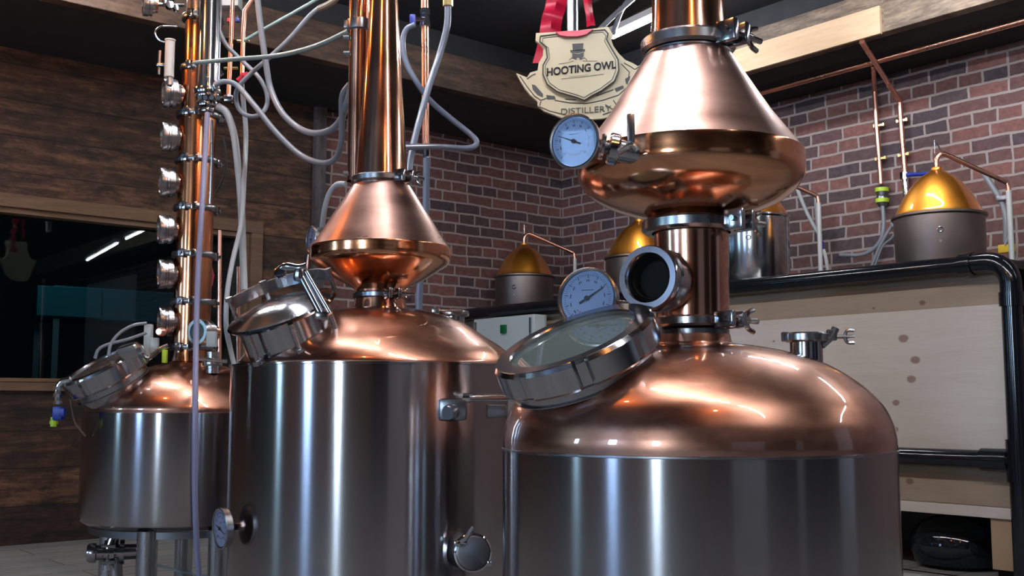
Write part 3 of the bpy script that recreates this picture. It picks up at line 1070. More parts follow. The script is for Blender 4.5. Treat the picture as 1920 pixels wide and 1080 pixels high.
# curved bracket ring standing behind the lid
pts = []
for i in range(25):
    a = math.radians(20 + 140 * i / 24)
    pts.append(cL + bd * math.cos(a) * R * .98 + bs * math.sin(a) * R * .98 + nL * .045)
for p, q in zip(pts[:-1], pts[1:]):
    dd = (q - p).normalized()
    box(b, (p + q) / 2, ((q - p).length * 1.05, .008, .034), (dd, nL.cross(dd), nL))
link('clamp_band', b, 'steel_mid', parent=ld)
for i, a in enumerate((200, 245, 290, 335, 20, 70, 115, 160)):
    aa = math.radians(a)
    d = bd * math.cos(aa) + bs * math.sin(aa)
    b = BM()
    p = cL + d * R * 1.0
    if i in (1, 2, 3):
        tube(b, [p - nL * .085, p - nL * .01], .008, 10)
        box(b, p - nL * .09, (.03, .02, .014), (d, nL.cross(d), nL), .003)
    elif i > 3:
        tube(b, [p - nL * .02, p + nL * .06], .007, 10)
        lathe(b, p + nL * .055, nL, [(0, 0), (.012, 0), (.012, .012), (0, .014)], 6)
    link('lid_bolt', b, 'steel_mid', parent=ld)
# swing arm
b = BM()
s0 = W(562, 512, 3.02); s1 = W(604, 592, 2.99)
tube(b, [s0, s1], .011, 12)
tube(b, [s0 + Vector((.018, 0, .004)), s1 + Vector((.022, 0, .006))], .007, 12)
lathe(b, s0 + Vector((0, 0, -.012)), ZA, [(0, -.01), (.015, -.01), (.018, 0), (.015, .022), (0, .03)], 20)
tube(b, [W(520, 517, 3.05), W(535, 500, 3.03), W(560, 503, 3.02), W(575, 500, 3.02)], .012, 12, 4)
lathe(b, W(529, 512, 3.04), Vector((-.3, -.8, .5)), [(0, 0), (.020, .004), (.02, .012), (0, .02)], 20)
tube(b, [W(572, 508, 3.02), W(576, 478, 3.03)], .008, 10)
box(b, s1, (.035, .03, .022), None, .005)
link('swing_arm', b, 'steel', parent=ld)
# side rod and socket on the right of the body
b = BM()
tube(b, [W(874, 746, 2.985), W(965, 745, 3.02)], .0095, 16)
lathe(b, W(868, 746, 2.985), Vector((1, 0, 0)), [(0, 0), (.013, 0), (.013, .02), (0, .02)], 16)
link('tie_rod', b, 'chrome', parent=mid)
b = BM()
box(b, W(850, 768, 3.0), (.075, .06, .06), None, .012)
lathe(b, W(842, 774, 2.965), Vector((-.5, -1, -.2)), [(0, .008), (.018, .008), (.022, 0), (.022, -.03)], 24)
link('bracket', b, 'steel_dark', parent=mid)
b = BM(); box(b, W(922, 771, 3.10), (.085, .03, .036), None, .006)
link('bracket_stop', b, 'steel_dark', parent=mid)
# drain port, lower right
pd = W(886, 1036, 2.985)
nd = Vector((.28, -.96, .05)).normalized()
b = BM()
lathe(b, pd, nd, [(0, .010), (.040, .010), (.047, .006), (.048, -.006), (.044, -.012), (.038, -.02), (.038, -.10)], 56)
dp = link('drain_port', b, 'steel_dull', parent=mid)
b = BM()
tube(b, [W(862, 1018, 2.96), W(872, 1012, 2.955), W(888, 988, 2.95)], .0065, 10)
tube(b, [W(852, 1015, 2.96), W(876, 1019, 2.955)], .005, 10)
box(b, W(858, 1020, 2.957), (.018, .012, .014), None, .003)
link('drain_clamp', b, 'steel', parent=dp)
b = BM(); box(b, W(918, 1057, 2.965), (.012, .012, .016), None, .003)
link('clamp_hinge', b, 'steel', parent=dp)
b = BM(); lathe(b, pd, nd, [(.0475, -.014), (.052, -.012), (.052, .004), (.0475, .008)], 56)
link('drain_ring', b, 'chrome', parent=dp)
# side thermometer, lower left
g3n = Vector((-.80, -.58, -.05)).normalized()
pg = W(412, 991, 3.08); wall_pt = W(482, 985, 3.22)
dial_gauge(mid, pg, g3n, .055, .022, 'dial_dim', [W(440, 988, 3.12), wall_pt], needle=-20, stem_r=.011)
b = BM(); dv = (W(500, 983, 3.2) - pg).normalized()
lathe(b, W(488, 981, 3.20), dv, [(.02, -.01), (.055, -.008), (.058, 0), (.055, .02)], 40)
link('thermometer_boss', b, 'steel_mid', parent=mid)
b = BM(); lathe(b, W(447, 987, 3.135), dv, [(0, 0), (.018, 0), (.018, .022), (0, .022)], 6)
link('thermometer_nut', b, 'brass', parent=mid)
# small dark pressure gauge behind the head
dial_gauge(mid, W(583, 449, 3.45), Vector((-.85, -.5, 0)), .042, .03, 'dial_dim', [W(600, 450, 3.5), W(640, 470, 3.45)], needle=60, name='pressure_gauge', stem_r=.006)
# small clamp seen on the right shoulder of the dome
b = BM()
p = W(850, 597, 3.38)
lathe(b, p - ZA * .03, ZA, [(.035, 0), (.035, .035), (.048, .037), (.050, .045), (.048, .052), (0, .052)], 40)
tube(b, [p + Vector((-.05, -.03, .02)), p + Vector((.03, -.055, .02))], .007, 10)
box(b, p + Vector((-.052, -.03, .02)), (.025, .02, .02), None, .004)
link('shoulder_port', b, 'steel_mid', parent=mid)

# ================================================================== LEFT STILL
CL, YL = 354, 4.32
XL = W(CL, 780, YL).x
OL = Vector((XL, YL, 0))
left = thing('column_still', 'left still with tall copper column of portholes on a small steel pot', 'still', (XL, YL, 0))
def PL(pts, smooth=0):
    return prof(CL, YL, pts, smooth)
rl, zs = zr(CL, 772, 188, YL)
_, zb = zr(CL, 968, 188, YL)
part(left, 'body', 'steel_body', [(0, zb - .035), (rl * .7, zb - .03), (rl * .93, zb - .018), (rl * .985, zb - .004), (rl, zb + .02), (rl, zs - .002), (rl - .008, zs)], 128, OL)
part(left, 'dome', 'copper_dome', PL([(774, 184), (764, 184), (752, 178), (740, 168), (727, 153), (714, 132), (702, 108), (692, 84), (685, 60), (681, 42)], 5), 128, OL)
b = BM(); lathe(b, OL, ZA, [(rl * .86, zb - .05), (rl * .9, zb - .05), (rl * .9, zb - .025), (rl * .86, zb - .025)], 96, closed=True)
link('base_ring', b, 'steel_dark', parent=left)
for px_, yd in ((276, -.34), (410, -.30), (205, .02), (345, .36)):
    xx = W(px_, 1020, YL + yd).x
    b = BM(); c = Vector((xx, YL + yd, 0))
    tube(b, [c, c + ZA * (zb - .02)], .037, 28)
    lathe(b, c, ZA, [(0, 0), (.055, 0), (.055, .01), (0, .012)], 24)
    link('leg', b, 'steel_mid', parent=left)
# column sections
cuts = [652, 567, 479, 392, 303, 218, 131, 36]
for i, (ya, yb_) in enumerate(zip(cuts[:-1], cuts[1:])):
    hw = 34 if i < 5 else (31 if i == 5 else 28)
    part(left, 'column_section', 'copper_column', PL([(ya + 3, hw), (yb_ - 3, hw)]), 64, OL)
part(left, 'column_section', 'steel_mid', PL([(36, 27), (-60, 27)]), 64, OL)
part(left, 'column_base', 'copper_column', PL([(686, 46), (678, 37), (655, 35)]), 64, OL)
for i, y in enumerate(cuts):
    r, z1 = zr(CL, y - 5, 40 if i < 6 else 35, YL); _, z0 = zr(CL, y + 5, 40, YL)
    b = BM(); h = z1 - z0; zz = (z0 + z1) / 2
    lathe(b, OL + ZA * zz, ZA, [(r * .82, -h / 2), (r * .97, -h / 2), (r, -h * .3), (r, h * .3), (r * .97, h / 2), (r * .82, h / 2)], 64, closed=True)
    cr_ = link('clamp_ring', b, 'steel_dark', parent=left)
    for a in (-14, 14, 120, 200):
        aa = math.radians(a)
        d = Vector((math.sin(aa), -math.cos(aa), 0))
        c = OL + ZA * zz + d * (r + .004)
        b = BM()
        box(b, c, (.022, .018, h * 1.5), (Vector((d.y, -d.x, 0)), d, ZA), .003)
        lathe(b, c + d * .006, d, [(0, .012), (.007, .012), (.007, 0)], 8)
        link('ring_bolt', b, 'steel', parent=cr_)
# portholes
def porthole(root, c, n, r, dep):
    b = BM()
    lathe(b, c, n, [(r * .70, -.012), (r * .72, .0), (r * .98, 0), (r, -.004), (r, -.02), (r * .93, -.023), (r * .93, -.03), (r * .99, -.033), (r * .99, -dep * .6), (r * .93, -dep * .62), (r * .93, -dep * .70), (r * .70, -dep * .74), (r * .66, -dep * .9)], 56)
    p = link('porthole', b, 'steel_mid', parent=root)
    b = BM(); lathe(b, c, n, [(r * .60, -dep * .7), (r * .60, -dep * 1.1)], 40)
    link('porthole_stub', b, 'copper_column', parent=p)
    b = BM(); disc(b, Vector(c) - Vector(n) * .008, n, r * .71, .002)
    link('porthole_glass', b, 'glass', parent=p)
    b = BM(); disc(b, Vector(c) - Vector(n) * .028, n, r * .69, .002)
    link('porthole_back', b, 'steel_dark', parent=p)
nP = Vector((-.90, -.43, -.03)).normalized()
for px_, py_ in ((306, 174), (303, 256), (300, 342), (297, 430), (297, 514), (297, 603)):
    porthole(left, W(px_, py_, 4.262), nP, .058, .075)
porthole(left, W(268, 8, 4.15), nP, .045, .05)
porthole(left, W(369, 622, 4.19), Vector((-.45, -.88, 0)).normalized(), .05, .09)
b = BM()
tube(b, [W(290, 8, 4.16), W(345, 10, 4.22)], .008, 10)
for px_, py_, r_ in ((318, 10, .016), (322, -3, .013), (308, 4, .010), (330, 16, .011)):
    lathe(b, W(px_, py_, 4.18), Vector((.4, -.9, .1)), [(0, -.012), (r_, -.012), (r_, .012), (0, .014)], 10)
link('top_fitting', b, 'steel', parent=left)
# steel condenser tube in front of the column
ct = W(391, 100, 4.18)
b = BM()
rc, _ = zr(391, 100, 19, 4.18)
lathe(b, Vector((ct.x, ct.y, 0)), ZA, [(rc * .8, W(391, 176, 4.18).z), (rc, W(391, 174, 4.18).z), (rc, W(391, -80, 4.18).z)], 56)
cn = link('condenser_tube', b, 'steel', parent=left)
b = BM()
t2 = W(405, 100, 4.32)
lathe(b, Vector((t2.x, t2.y, 0)), ZA, [(.018, W(405, 170, 4.32).z), (.018, W(405, -60, 4.32).z)], 32)
link('return_tube', b, 'steel_dark', parent=cn)
b = BM()
for y, hw, hh in ((172, 26, 5), (180, 23, 4), (196, 20, 5), (207, 14, 4)):
    r, z = zr(391, y, hw, 4.18)
    lathe(b, Vector((ct.x, ct.y, z)), ZA, [(0, -.002 * hh), (r * .96, -.002 * hh), (r, 0), (r * .96, .002 * hh), (0, .002 * hh)], 40)
tube(b, [W(391, 176, 4.18), W(391, 216, 4.18)], .014, 12)
for px_ in (376, 386, 398, 410):
    p = W(px_, 184, 4.13)
    lathe(b, p, Vector((0, -1, 0)), [(0, .01), (.009, .01), (.010, 0), (.010, -.01)], 10)
box(b, W(425, 186, 4.16), (.05, .02, .02), None, .004)
tube(b, [W(400, 160, 4.14), W(404, 168, 4.14), W(402, 180, 4.14)], .009, 8)
link('condenser_clamp', b, 'steel', parent=cn)
b = BM()
tube(b, [W(397, 225, 4.2), W(397, 300, 4.24), W(394, 382, 4.26)], .006, 10)
link('side_rod', b, 'steel_mid', parent=left)
# clear cup at the upper left of the column
b = BM()
cu = W(318, 110, 4.22)
lathe(b, cu, ZA, [(0, -.075), (.019, -.075), (.019, .07), (.021, .072), (.021, .078), (0, .078)], 32)
link('sampling_cup', b, 'hose_white', parent=left)
b = BM()
tube(b, [W(332, 50, 4.25), W(302, 50, 4.22), W(291, 62, 4.22), (W(300, 76, 4.22)), W(318, 80, 4.22)], .004, 8, 6)
tube(b, [W(318, 145, 4.22), W(318, 160, 4.22)], .012, 8)
tube(b, [W(300, 95, 4.23), W(298, 140, 4.23)], .006, 8)
box(b, W(302, 122, 4.22), (.03, .02, .012), None, .003)
link('cup_fitting', b, 'steel_mid', parent=left)
# manhole on the left still (plain steel, seen nearly edge on)
nMl = dnorm(27, .15, 190, 682)
cMl = W(190, 680, 4.07)
mhl = manhole(left, cMl, nMl, .158, .075, False, 6)
b = BM(); lathe(b, cMl - nMl * .01, nMl, [(0, .012), (.08, .008), (.125, .0), (.125, -.01), (0, -.01)], 64)
link('manhole_cover', b, 'steel_mid', parent=mhl)
b = BM()
q = W(243, 658, 3.98)
xx_, yy_, _ = frame_of(nMl)
box(b, q, (.07, .05, .05), (bd, nMl.cross(bd), nMl), .01)
link('hinge_block', b, 'steel', parent=mhl)
# sampling valve hanging off the manhole
b = BM()
tube(b, [W(132, 712, 4.0), W(116, 716, 4.0), W(109, 730, 4.0), W(107, 758, 4.0)], .012, 12, 4)
for yy in (728, 742, 755):
    lathe(b, W(108, yy, 4.0), ZA, [(0, -.006), (.016, -.006), (.016, .006), (0, .006)], 8)
sv = link('sampling_valve', b, 'chrome', parent=left)
b = BM(); box(b, W(110, 775, 4.0), (.036, .03, .05), None, .006); box(b, W(117, 773, 3.98), (.02, .02, .03), None, .004)
link('valve_handle', b, 'blue', parent=sv)
b = BM()
tube(b, [W(101, 782, 4.0), W(100, 800, 4.0)], .011, 12)
lathe(b, W(101, 792, 4.0), ZA, [(0, -.006), (.015, -.006), (.015, .006), (0, .006)], 10)
link('valve_outlet', b, 'lime', parent=sv)
# bottom outlet valve
b = BM()
vn = Vector((-.95, -.28, 0)).normalized()
vc = W(170, 1037, 4.10)
tube(b, [vc, vc - vn * .16], .028, 20)
lathe(b, vc + vn * .012, vn, [(0, -.004), (.022, -.004), (.03, 0), (.036, -.012), (.036, -.03), (.028, -.034)], 28)
for k, (dx, r_) in enumerate(((.055, .045), (.075, .052), (.11, .045))):
    lathe(b, vc - vn * dx, vn, [(0, -.008), (r_, -.008), (r_, .008), (0, .008)], 28)
ov = link('outlet_valve', b, 'steel', parent=left)
b = BM()
vp = vc - vn * .075
for s in (-1, 1):
    tube(b, [vp + Vector((0, -.05, s * .02)), vp + Vector((.01, -.045, s * .055))], .009, 10)
    tube(b, [vp + Vector((-.02, -.055, s * .03)), vp + Vector((.03, -.05, s * .028))], .007, 8)
tube(b, [vp, vp + Vector((.0, 0, .12))], .02, 16)
box(b, vp + Vector((.02, 0, .095)), (.11, .07, .016), None, .004)
tube(b, [vp + Vector((.01, 0, -.02)), vp + Vector((.03, 0, -.2))], .024, 16)
link('valve_bracket', b, 'steel_mid', parent=ov)
# dome fittings on the right of the column (float switch with pale box)
b = BM()
p = W(398, 690, 4.15)
lathe(b, Vector((p.x, p.y, 0)), ZA, [(.024, W(398, 700, 4.15).z), (.024, W(398, 660, 4.15).z), (0, W(398, 659, 4.15).z)], 32)
lathe(b, Vector((p.x, p.y, W(398, 682, 4.15).z)), ZA, [(0, -.008), (.036, -.008), (.038, 0), (.036, .008), (0, .008)], 32)
tube(b, [W(372, 672, 4.12), W(425, 678, 4.12)], .007, 8)
sp_ = link('dome_port', b, 'steel_mid', parent=left)
b = BM(); box(b, W(397, 636, 4.16), (.036, .03, .06), None, .005)
link('switch_box', b, 'grey_box', parent=sp_)
b = BM()
box(b, W(278, 640, 4.16), (.028, .03, .13), None, .004)
box(b, W(290, 648, 4.15), (.03, .02, .06), None, .004)
fb = link('side_controller', b, 'grey_box', parent=left)
b = BM(); lathe(b, W(300, 622, 4.13), Vector((-.2, -1, 0)), [(0, .01), (.012, .01), (.016, 0), (.016, -.02), (0, -.02)], 16)
link('copper_cap', b, 'copper_pipe', parent=fb)
b = BM(); box(b, W(309, 668, 4.13), (.018, .02, .05), None, .004)
link('lime_lever', b, 'lime', parent=fb)
b = BM(); tube(b, [W(315, 648, 4.15), W(300, 655, 4.14), W(285, 668, 4.13), W(262, 682, 4.12)], .009, 10, 4)
link('link_hose', b, 'steel_mid', parent=fb)

# ================================================================== HOSES AND PIPES
def hose(label, pts, r_px, mat, name='hose', cat='hose', seg=12, smooth=8, extra=None, group=None):
    P = [W(*p) for p in pts]
    base = P[0].copy()
    t = None
    b = BM()
    r = r_px / F * (sum(p[2] for p in pts) / len(pts))
    tube(b, P, r, seg, smooth)
    if not extra:
        o = link(name, b, mat, origin=base)
        return tag(o, label, cat, group)
    t = thing(name, label, cat, base, group)
    link('tube', b, mat, parent=t)
    for nm, mt, fn in extra:
        b = BM(); fn(b)
        link(nm, b, mt, parent=t)
    return t
def nut(px, py, Y, rpx, hpx, axis=ZA, seg=8):
    def f(b):
        r = rpx / F * Y; h = hpx / F * Y
        lathe(b, W(px, py, Y), axis, [(0, -h), (r, -h), (r, h), (0, h)], seg)
    return f
hose('straight green-grey tube crossing from the left column to the middle copper tube', [(366, 118, 4.05), (440, 111, 3.95), (520, 104, 3.8), (590, 87, 3.6), (655, 58, 3.42)], 4.6, 'hose_green')
hose('thin teal tube rising to the right from the short copper pipe bracket', [(457, 77, 4.4), (500, 52, 4.4), (550, 24, 4.4), (610, -10, 4.4)], 3.4, 'hose_green')
hose('grey hose hanging from the top in a wide sag to the middle tube', [(481, -20, 4.0), (488, 45, 4.0), (498, 115, 4.0), (507, 165, 4.0), (528, 210, 3.95), (560, 240, 3.9), (592, 250, 3.8), (622, 242, 3.7), (640, 222, 3.6), (650, 195, 3.5), (660, 160, 3.46)], 6.2, 'hose_grey')
hose('grey hose from the steel condenser clamp drooping lowest of the sagging hoses', [(402, 160, 4.1), (420, 153, 4.1), (444, 160, 4.1), (475, 195, 4.0), (515, 245, 3.95), (560, 288, 3.9), (600, 305, 3.8), (628, 298, 3.7), (640, 265, 3.6), (641, 220, 3.55), (642, 180, 3.5), (656, 158, 3.46)], 5.6, 'hose_grey')
hose('grey hose that makes a full loop beside the condenser tube', [(410, 55, 4.25), (425, 85, 4.25), (455, 115, 4.25), (485, 145, 4.2), (500, 175, 4.2), (498, 203, 4.2), (478, 218, 4.15), (455, 212, 4.15), (443, 190, 4.15), (446, 165, 4.12), (470, 138, 4.1), (505, 108, 4.1), (545, 70, 4.1), (580, 30, 4.1), (602, 12, 4.1)], 4.4, 'hose_grey',
     extra=[('sleeve', 'hose_brown', lambda b: tube(b, [W(596, 18, 4.1), W(620, 6, 4.1), W(640, -12, 4.1)], .013, 10, 4))])
hose('broad pale hose hanging straight down beside the left column', [(408, 199, 4.15), (425, 212, 4.15), (438, 250, 4.15), (446, 310, 4.15), (452, 380, 4.15), (455, 460, 4.15), (458, 545, 4.1)], 7, 'hose_pale')
hose('long pale hose falling from the red clip to the dome edge of the left still', [(453, 150, 4.2), (456, 190, 4.2), (461, 250, 4.2), (458, 330, 4.15), (452, 420, 4.1), (436, 490, 4.05), (426, 550, 4.0), (424, 610, 4.0), (432, 655, 4.05), (443, 700, 4.05)], 4.8, 'hose_pale',
     extra=[('clip', 'red', lambda b: (tube(b, [W(446, 152, 4.18), W(457, 143, 4.18), W(466, 139, 4.18)], .011, 10, 3), lathe(b, W(456, 146, 4.17), Vector((.5, -.5, .7)), [(0, -.015), (.014, -.015), (.016, 0), (.014, .015), (0, .015)], 10)))])
hose('lilac clear level tube running down in front of the left still', [(389, 212, 4.10), (384, 300, 4.06), (378, 400, 4.0), (372, 500, 3.98), (368, 620, 3.95), (366, 760, 3.85), (365, 900, 3.85), (368, 1000, 3.86), (374, 1090, 3.9)], 5.4, 'hose_lilac', name='level_tube')
hose('upper of two thin grey hoses arching to the left manhole', [(275, 606, 4.12), (250, 610, 4.1), (225, 624, 4.08), (208, 645, 4.06), (203, 668, 4.05)], 3, 'hose_grey')
hose('lower of two thin grey hoses arching to the left manhole', [(275, 624, 4.1), (240, 636, 4.08), (205, 645, 4.06), (185, 655, 4.05), (178, 672, 4.05)], 3, 'hose_grey')
hose('thin black cable dangling on the dark boards right of the left column', [(418, 255, 4.6), (423, 285, 4.6), (424, 310, 4.6), (418, 335, 4.6), (405, 362, 4.6)], 1.8, 'black_rubber', name='cable', cat='cable')
hose('thin brown cord hanging from the left manhole', [(132, 720, 4.02), (133, 755, 4.02), (140, 790, 4.02), (160, 818, 4.04)], 1.6, 'hose_brown', name='cord', cat='cord')
hose('thin pale cable lying low behind the legs of the left still', [(290, 1058, 4.35), (340, 1072, 4.25), (400, 1082, 4.15), (450, 1090, 4.1)], 2.2, 'hose_pale', name='cable', cat='cable')
hose('pale hose curving down left of the middle copper cone', [(648, 345, 3.40), (632, 346, 3.42), (618, 362, 3.44), (609, 390, 3.46), (604, 425, 3.5)], 5.2, 'hose_pale')
hose('blue-grey hose folded in a sharp triangle right of the middle column', [(778, 46, 3.9), (762, 55, 3.9), (755, 80, 3.9), (762, 118, 3.9), (782, 155, 3.9), (808, 190, 3.92), (845, 222, 3.95), (880, 250, 3.97), (893, 264, 3.97), (890, 274, 3.96), (870, 278, 3.92), (820, 275, 3.8), (752, 276, 3.42)], 5.4, 'hose_blue', smooth=6)
hose('blue-grey hose hanging from the brass union and crossing the copper pipe', [(840, 8, 3.8), (838, 50, 3.8), (825, 100, 3.8), (805, 160, 3.75), (788, 220, 3.7), (773, 280, 3.6), (765, 330, 3.5)], 6.6, 'hose_blue',
     extra=[('union_nut', 'brass', nut(840, 6, 3.8, 10, 6))])
def vpipe(label, pts, r_px, extra=None, mat='copper_pipe', smooth=0):
    return hose(label, pts, r_px, mat, name='copper_pipe', cat='pipe', seg=16, smooth=smooth, extra=extra)
vpipe('upright pink copper pipe with a steel tee and blue tap, right of the middle column', [(796, -40, 3.95), (798, 280, 3.95)], 7,
      extra=[('tee_fitting', 'chrome', lambda b: (nut(797, 22, 3.95, 10, 5)(b), nut(797, 34, 3.95, 8.5, 12)(b), nut(797, 46, 3.95, 10.5, 4)(b), tube(b, [W(797, 36, 3.93), W(780, 36, 3.93)], .008, 10))),
             ('tap_handle', 'blue', lambda b: box(b, W(774, 37, 3.92), (.022, .03, .034), None, .005)),
             ('end_fitting', 'chrome', nut(800, 288, 3.95, 7, 9))])
hose('straight blue-grey hose below the pink copper pipe, passing behind the middle head', [(800, 296, 3.95), (798, 400, 3.98), (790, 500, 4.0), (785, 600, 4.0), (783, 900, 4.0), (782, 1160, 4.0)], 6.5, 'hose_blue', smooth=4)
vpipe('copper pipe nearest the condenser tube, upper left', [(438, -40, 4.5), (433, 80, 4.5), (428, 186, 4.5)], 4.2,
      extra=[('elbow_fitting', 'steel_dark', nut(428, 186, 4.5, 9, 7)), ('bracket', 'brass', lambda b: tube(b, [W(420, 128, 4.52), W(446, 128, 4.52)], .006, 8))])
vpipe('bent copper pipe with a brass bracket, ending at the red clip', [(482, -14, 4.5), (470, 4, 4.5), (459, 20, 4.5), (456, 60, 4.5), (454, 142, 4.5)], 4.2,
      extra=[('bracket', 'brass', lambda b: tube(b, [W(445, 77, 4.52), W(468, 77, 4.52)], .006, 8))])
hose('slim pink pipe standing in front of the interior window frame', [(412, 432, 5.4), (411, 700, 5.4)], 4.2, 'copper_pipe', name='copper_pipe', cat='pipe', smooth=0)
hose('slim pink pipe standing just left of the middle manhole lid', [(447, 500, 4.6), (447, 720, 4.6)], 4.0, 'copper_pipe', name='copper_pipe', cat='pipe', smooth=0)
# small grey cabinet up left
o_ = W(429, 0, 4.7)
b = BM(); box(b, o_ + ZA * .06, (.105, .08, .20), None, .006)
jb = thing('junction_box', 'small grey metal cabinet behind the copper pipes, upper left', 'box', o_)
link('box_shell', b, 'grey_box', parent=jb)
b = BM()
for px_, mt in ((416, 0), (446, 1)):
    lathe(b, W(px_, 36, 4.68), ZA, [(0, -.012), (.012, -.012), (.012, .014), (0, .014)], 10)
link('cable_gland', b, 'black_rubber', parent=jb)
b = BM(); box(b, W(433, 38, 4.66), (.03, .02, .018), None, .004); link('red_plug', b, 'red', parent=jb)
b = BM(); box(b, W(446, 38, 4.66), (.018, .02, .018), None, .004); link('blue_plug', b, 'blue', parent=jb)
# red tag behind the column
b = BM(); prism(b, [W(386, 495, 4.6), W(393, 492, 4.6), (W(400, 515, 4.6)), W(396, 535, 4.6), W(388, 540, 4.6)], (0, .02, 0))
tag(link('red_tag', b, 'red', origin=W(392, 515, 4.6)), 'small red tag peeking out behind the left copper column', 'tag')

# ================================================================== SIGN
YS = 4.0
def spx(px, py, d=0.0):
    return W(px, py, YS - d)
sign = thing('hanging_sign', 'golden shield sign hung beside the large copper cone', 'sign', spx(1085, 140))
outer = [(1005, 62), (1043, 60), (1085, 57), (1140, 50), (1145, 58), (1150, 66), (1146, 74), (1150, 86), (1160, 100), (1172, 112), (1186, 118), (1196, 124), (1208, 118), (1222, 116), (1212, 134), (1200, 150), (1190, 166), (1182, 184), (1176, 200), (1160, 214), (1130, 222), (1090, 225), (1052, 220), (1020, 208), (1008, 198), (1008, 190), (994, 178), (984, 165), (976, 152), (968, 137), (988, 145), (994, 136), (1008, 132), (1010, 118), (1018, 104), (1019, 90), (1012, 82), (1004, 76)]
inner = [(1013, 68), (1060, 62), (1085, 60), (1134, 56), (1140, 63), (1137, 74), (1146, 90), (1159, 112), (1160, 132), (1152, 152), (1128, 170), (1108, 180), (1096, 188), (1080, 182), (1045, 172), (1026, 158), (1018, 140), (1018, 122), (1026, 108), (1024, 88), (1012, 78)]
b = BM()
def sm(poly, n=3):
    P = [Vector((x, y, 0)) for x, y in poly]
    P = P + [P[0]]
    c = catmull(P, n)
    return [(p.x, p.y) for p in c[:-1]]
prism(b, [spx(x, y) for x, y in outer], (0, .018, 0))
b.normal_update(); bmesh.ops.triangulate(b, faces=[f for f in b.faces if len(f.verts) > 4])
link('scroll_board', b, 'sign', parent=sign, smooth=False)
b = BM()
prism(b, [spx(x, y, .014) for x, y in inner], (0, .014, 0))
b.normal_update(); bmesh.ops.triangulate(b, faces=[f for f in b.faces if len(f.verts) > 4])
link('shield_panel', b, 'sign', parent=sign, smooth=False)
def pline(b, pts, w, d):
    P = [spx(x, y, d) for x, y in pts]
    tube(b, P, w, 6)
b = BM()
pline(b, inner + [inner[0]], .0028, .015)
pline(b, [(x * .93 + 1085 * .07, y * .93 + 118 * .07) for x, y in inner + [inner[0]]], .0012, .015)
for pts in ([(975, 143), (988, 162), (1002, 180), (1014, 188), (1030, 182)], [(1012, 200), (1030, 208), (1062, 216)], [(1014, 190), (1012, 198)], [(1060, 186), (1080, 187)], [(1118, 180), (1150, 168)],
            [(1040, 188), (1070, 193), (1100, 194), (1130, 188), (1160, 178), (1182, 158)], [(988, 148), (996, 142), (1004, 138)], [(1165, 120), (1180, 135), (1176, 158)], [(1130, 215), (1150, 208), (1160, 200)], [(1135, 196), (1150, 206)], [(1150, 188), (1158, 200)],
            [(1170, 118), (1184, 126), (1190, 130), (1204, 122)]):
    pline(b, pts, .0018, .001)
for poly in ([(997, 158), (1004, 160), (1018, 176), (1018, 182), (1008, 178), (999, 168)], [(1024, 178), (1040, 180), (1042, 186), (1026, 186)], [(1152, 166), (1168, 160), (1170, 165), (1156, 172)], [(1172, 148), (1182, 142), (1180, 150), (1174, 158)]):
    prism(b, [spx(x, y, .002) for x, y in poly], (0, .002, 0))
link('scroll_engraving', b, 'sign_line', parent=sign)
# owl in a top hat emblem
b = BM()
prism(b, [spx(x, y, .016) for x, y in [(1073, 82), (1094, 81), (1093, 95), (1074, 96)]], (0, .002, 0))
prism(b, [spx(x, y, .016) for x, y in [(1069, 94), (1097, 92), (1097, 96), (1084, 99), (1070, 98)]], (0, .002, 0))
prism(b, [spx(x, y, .016) for x, y in [(1073, 99), (1084, 101), (1095, 98), (1094, 106), (1089, 111), (1084, 107), (1078, 111), (1073, 107)]], (0, .002, 0))
for s in (-1, 1):
    pline(b, [(1084 + s * 3, 112), (1084 + s * 12, 108), (1084 + s * 17, 113)], .0011, .016)
    pline(b, [(1084 + s * 8, 114), (1084 + s * 20, 116 - s * 1.5), (1084 + s * 36, 117 - s * 3)], .0007, .016)
pline(b, [(1052, 148), (1084, 145), (1132, 139)], .0007, .016)
pline(b, [(1066, 144), (1084, 142), (1104, 140)], .0005, .016)
link('emblem', b, 'sign_line', parent=sign)
def text_mesh(s, x0, y0, x1, y1, hpx, d, bold=.0, name='lettering', root=sign, mat='ink'):
    cu = bpy.data.curves.new('t', 'FONT')
    cu.body = s
    cu.size = 1
    cu.offset = bold
    ob = bpy.data.objects.new('t', cu)
    COL.objects.link(ob)
    me = bpy.data.meshes.new_from_object(ob.evaluated_get(bpy.context.evaluated_depsgraph_get()))
    COL.objects.unlink(ob)
    bpy.data.objects.remove(ob)
    b = BM(); b.from_mesh(me)
    xs = [v.co.x for v in b.verts]; ysx = [v.co.y for v in b.verts]
    mnx, mxx, mny, mxy = min(xs), max(xs), min(ysx), max(ysx)
    for v in b.verts:
        u = (v.co.x - mnx) / (mxx - mnx); w = (v.co.y - mny) / (mxy - mny)
        v.co = spx(x0 + (x1 - x0) * u, y0 + (y1 - y0) * u - w * hpx, d)
    g = bmesh.ops.extrude_face_region(b, geom=b.faces[:])
    bmesh.ops.translate(b, verts=[v for v in g['geom'] if isinstance(v, bmesh.types.BMVert)], vec=(0, -.002, 0))
    return link(name, b, mat, parent=root, smooth=False)
text_mesh('HOOTING OWL', 1025, 143, 1155, 128.5, 15, .015, .028)
text_mesh('DISTILLERY', 1052, 215, 1146, 209, 11, .002, .0, mat='sign_line')
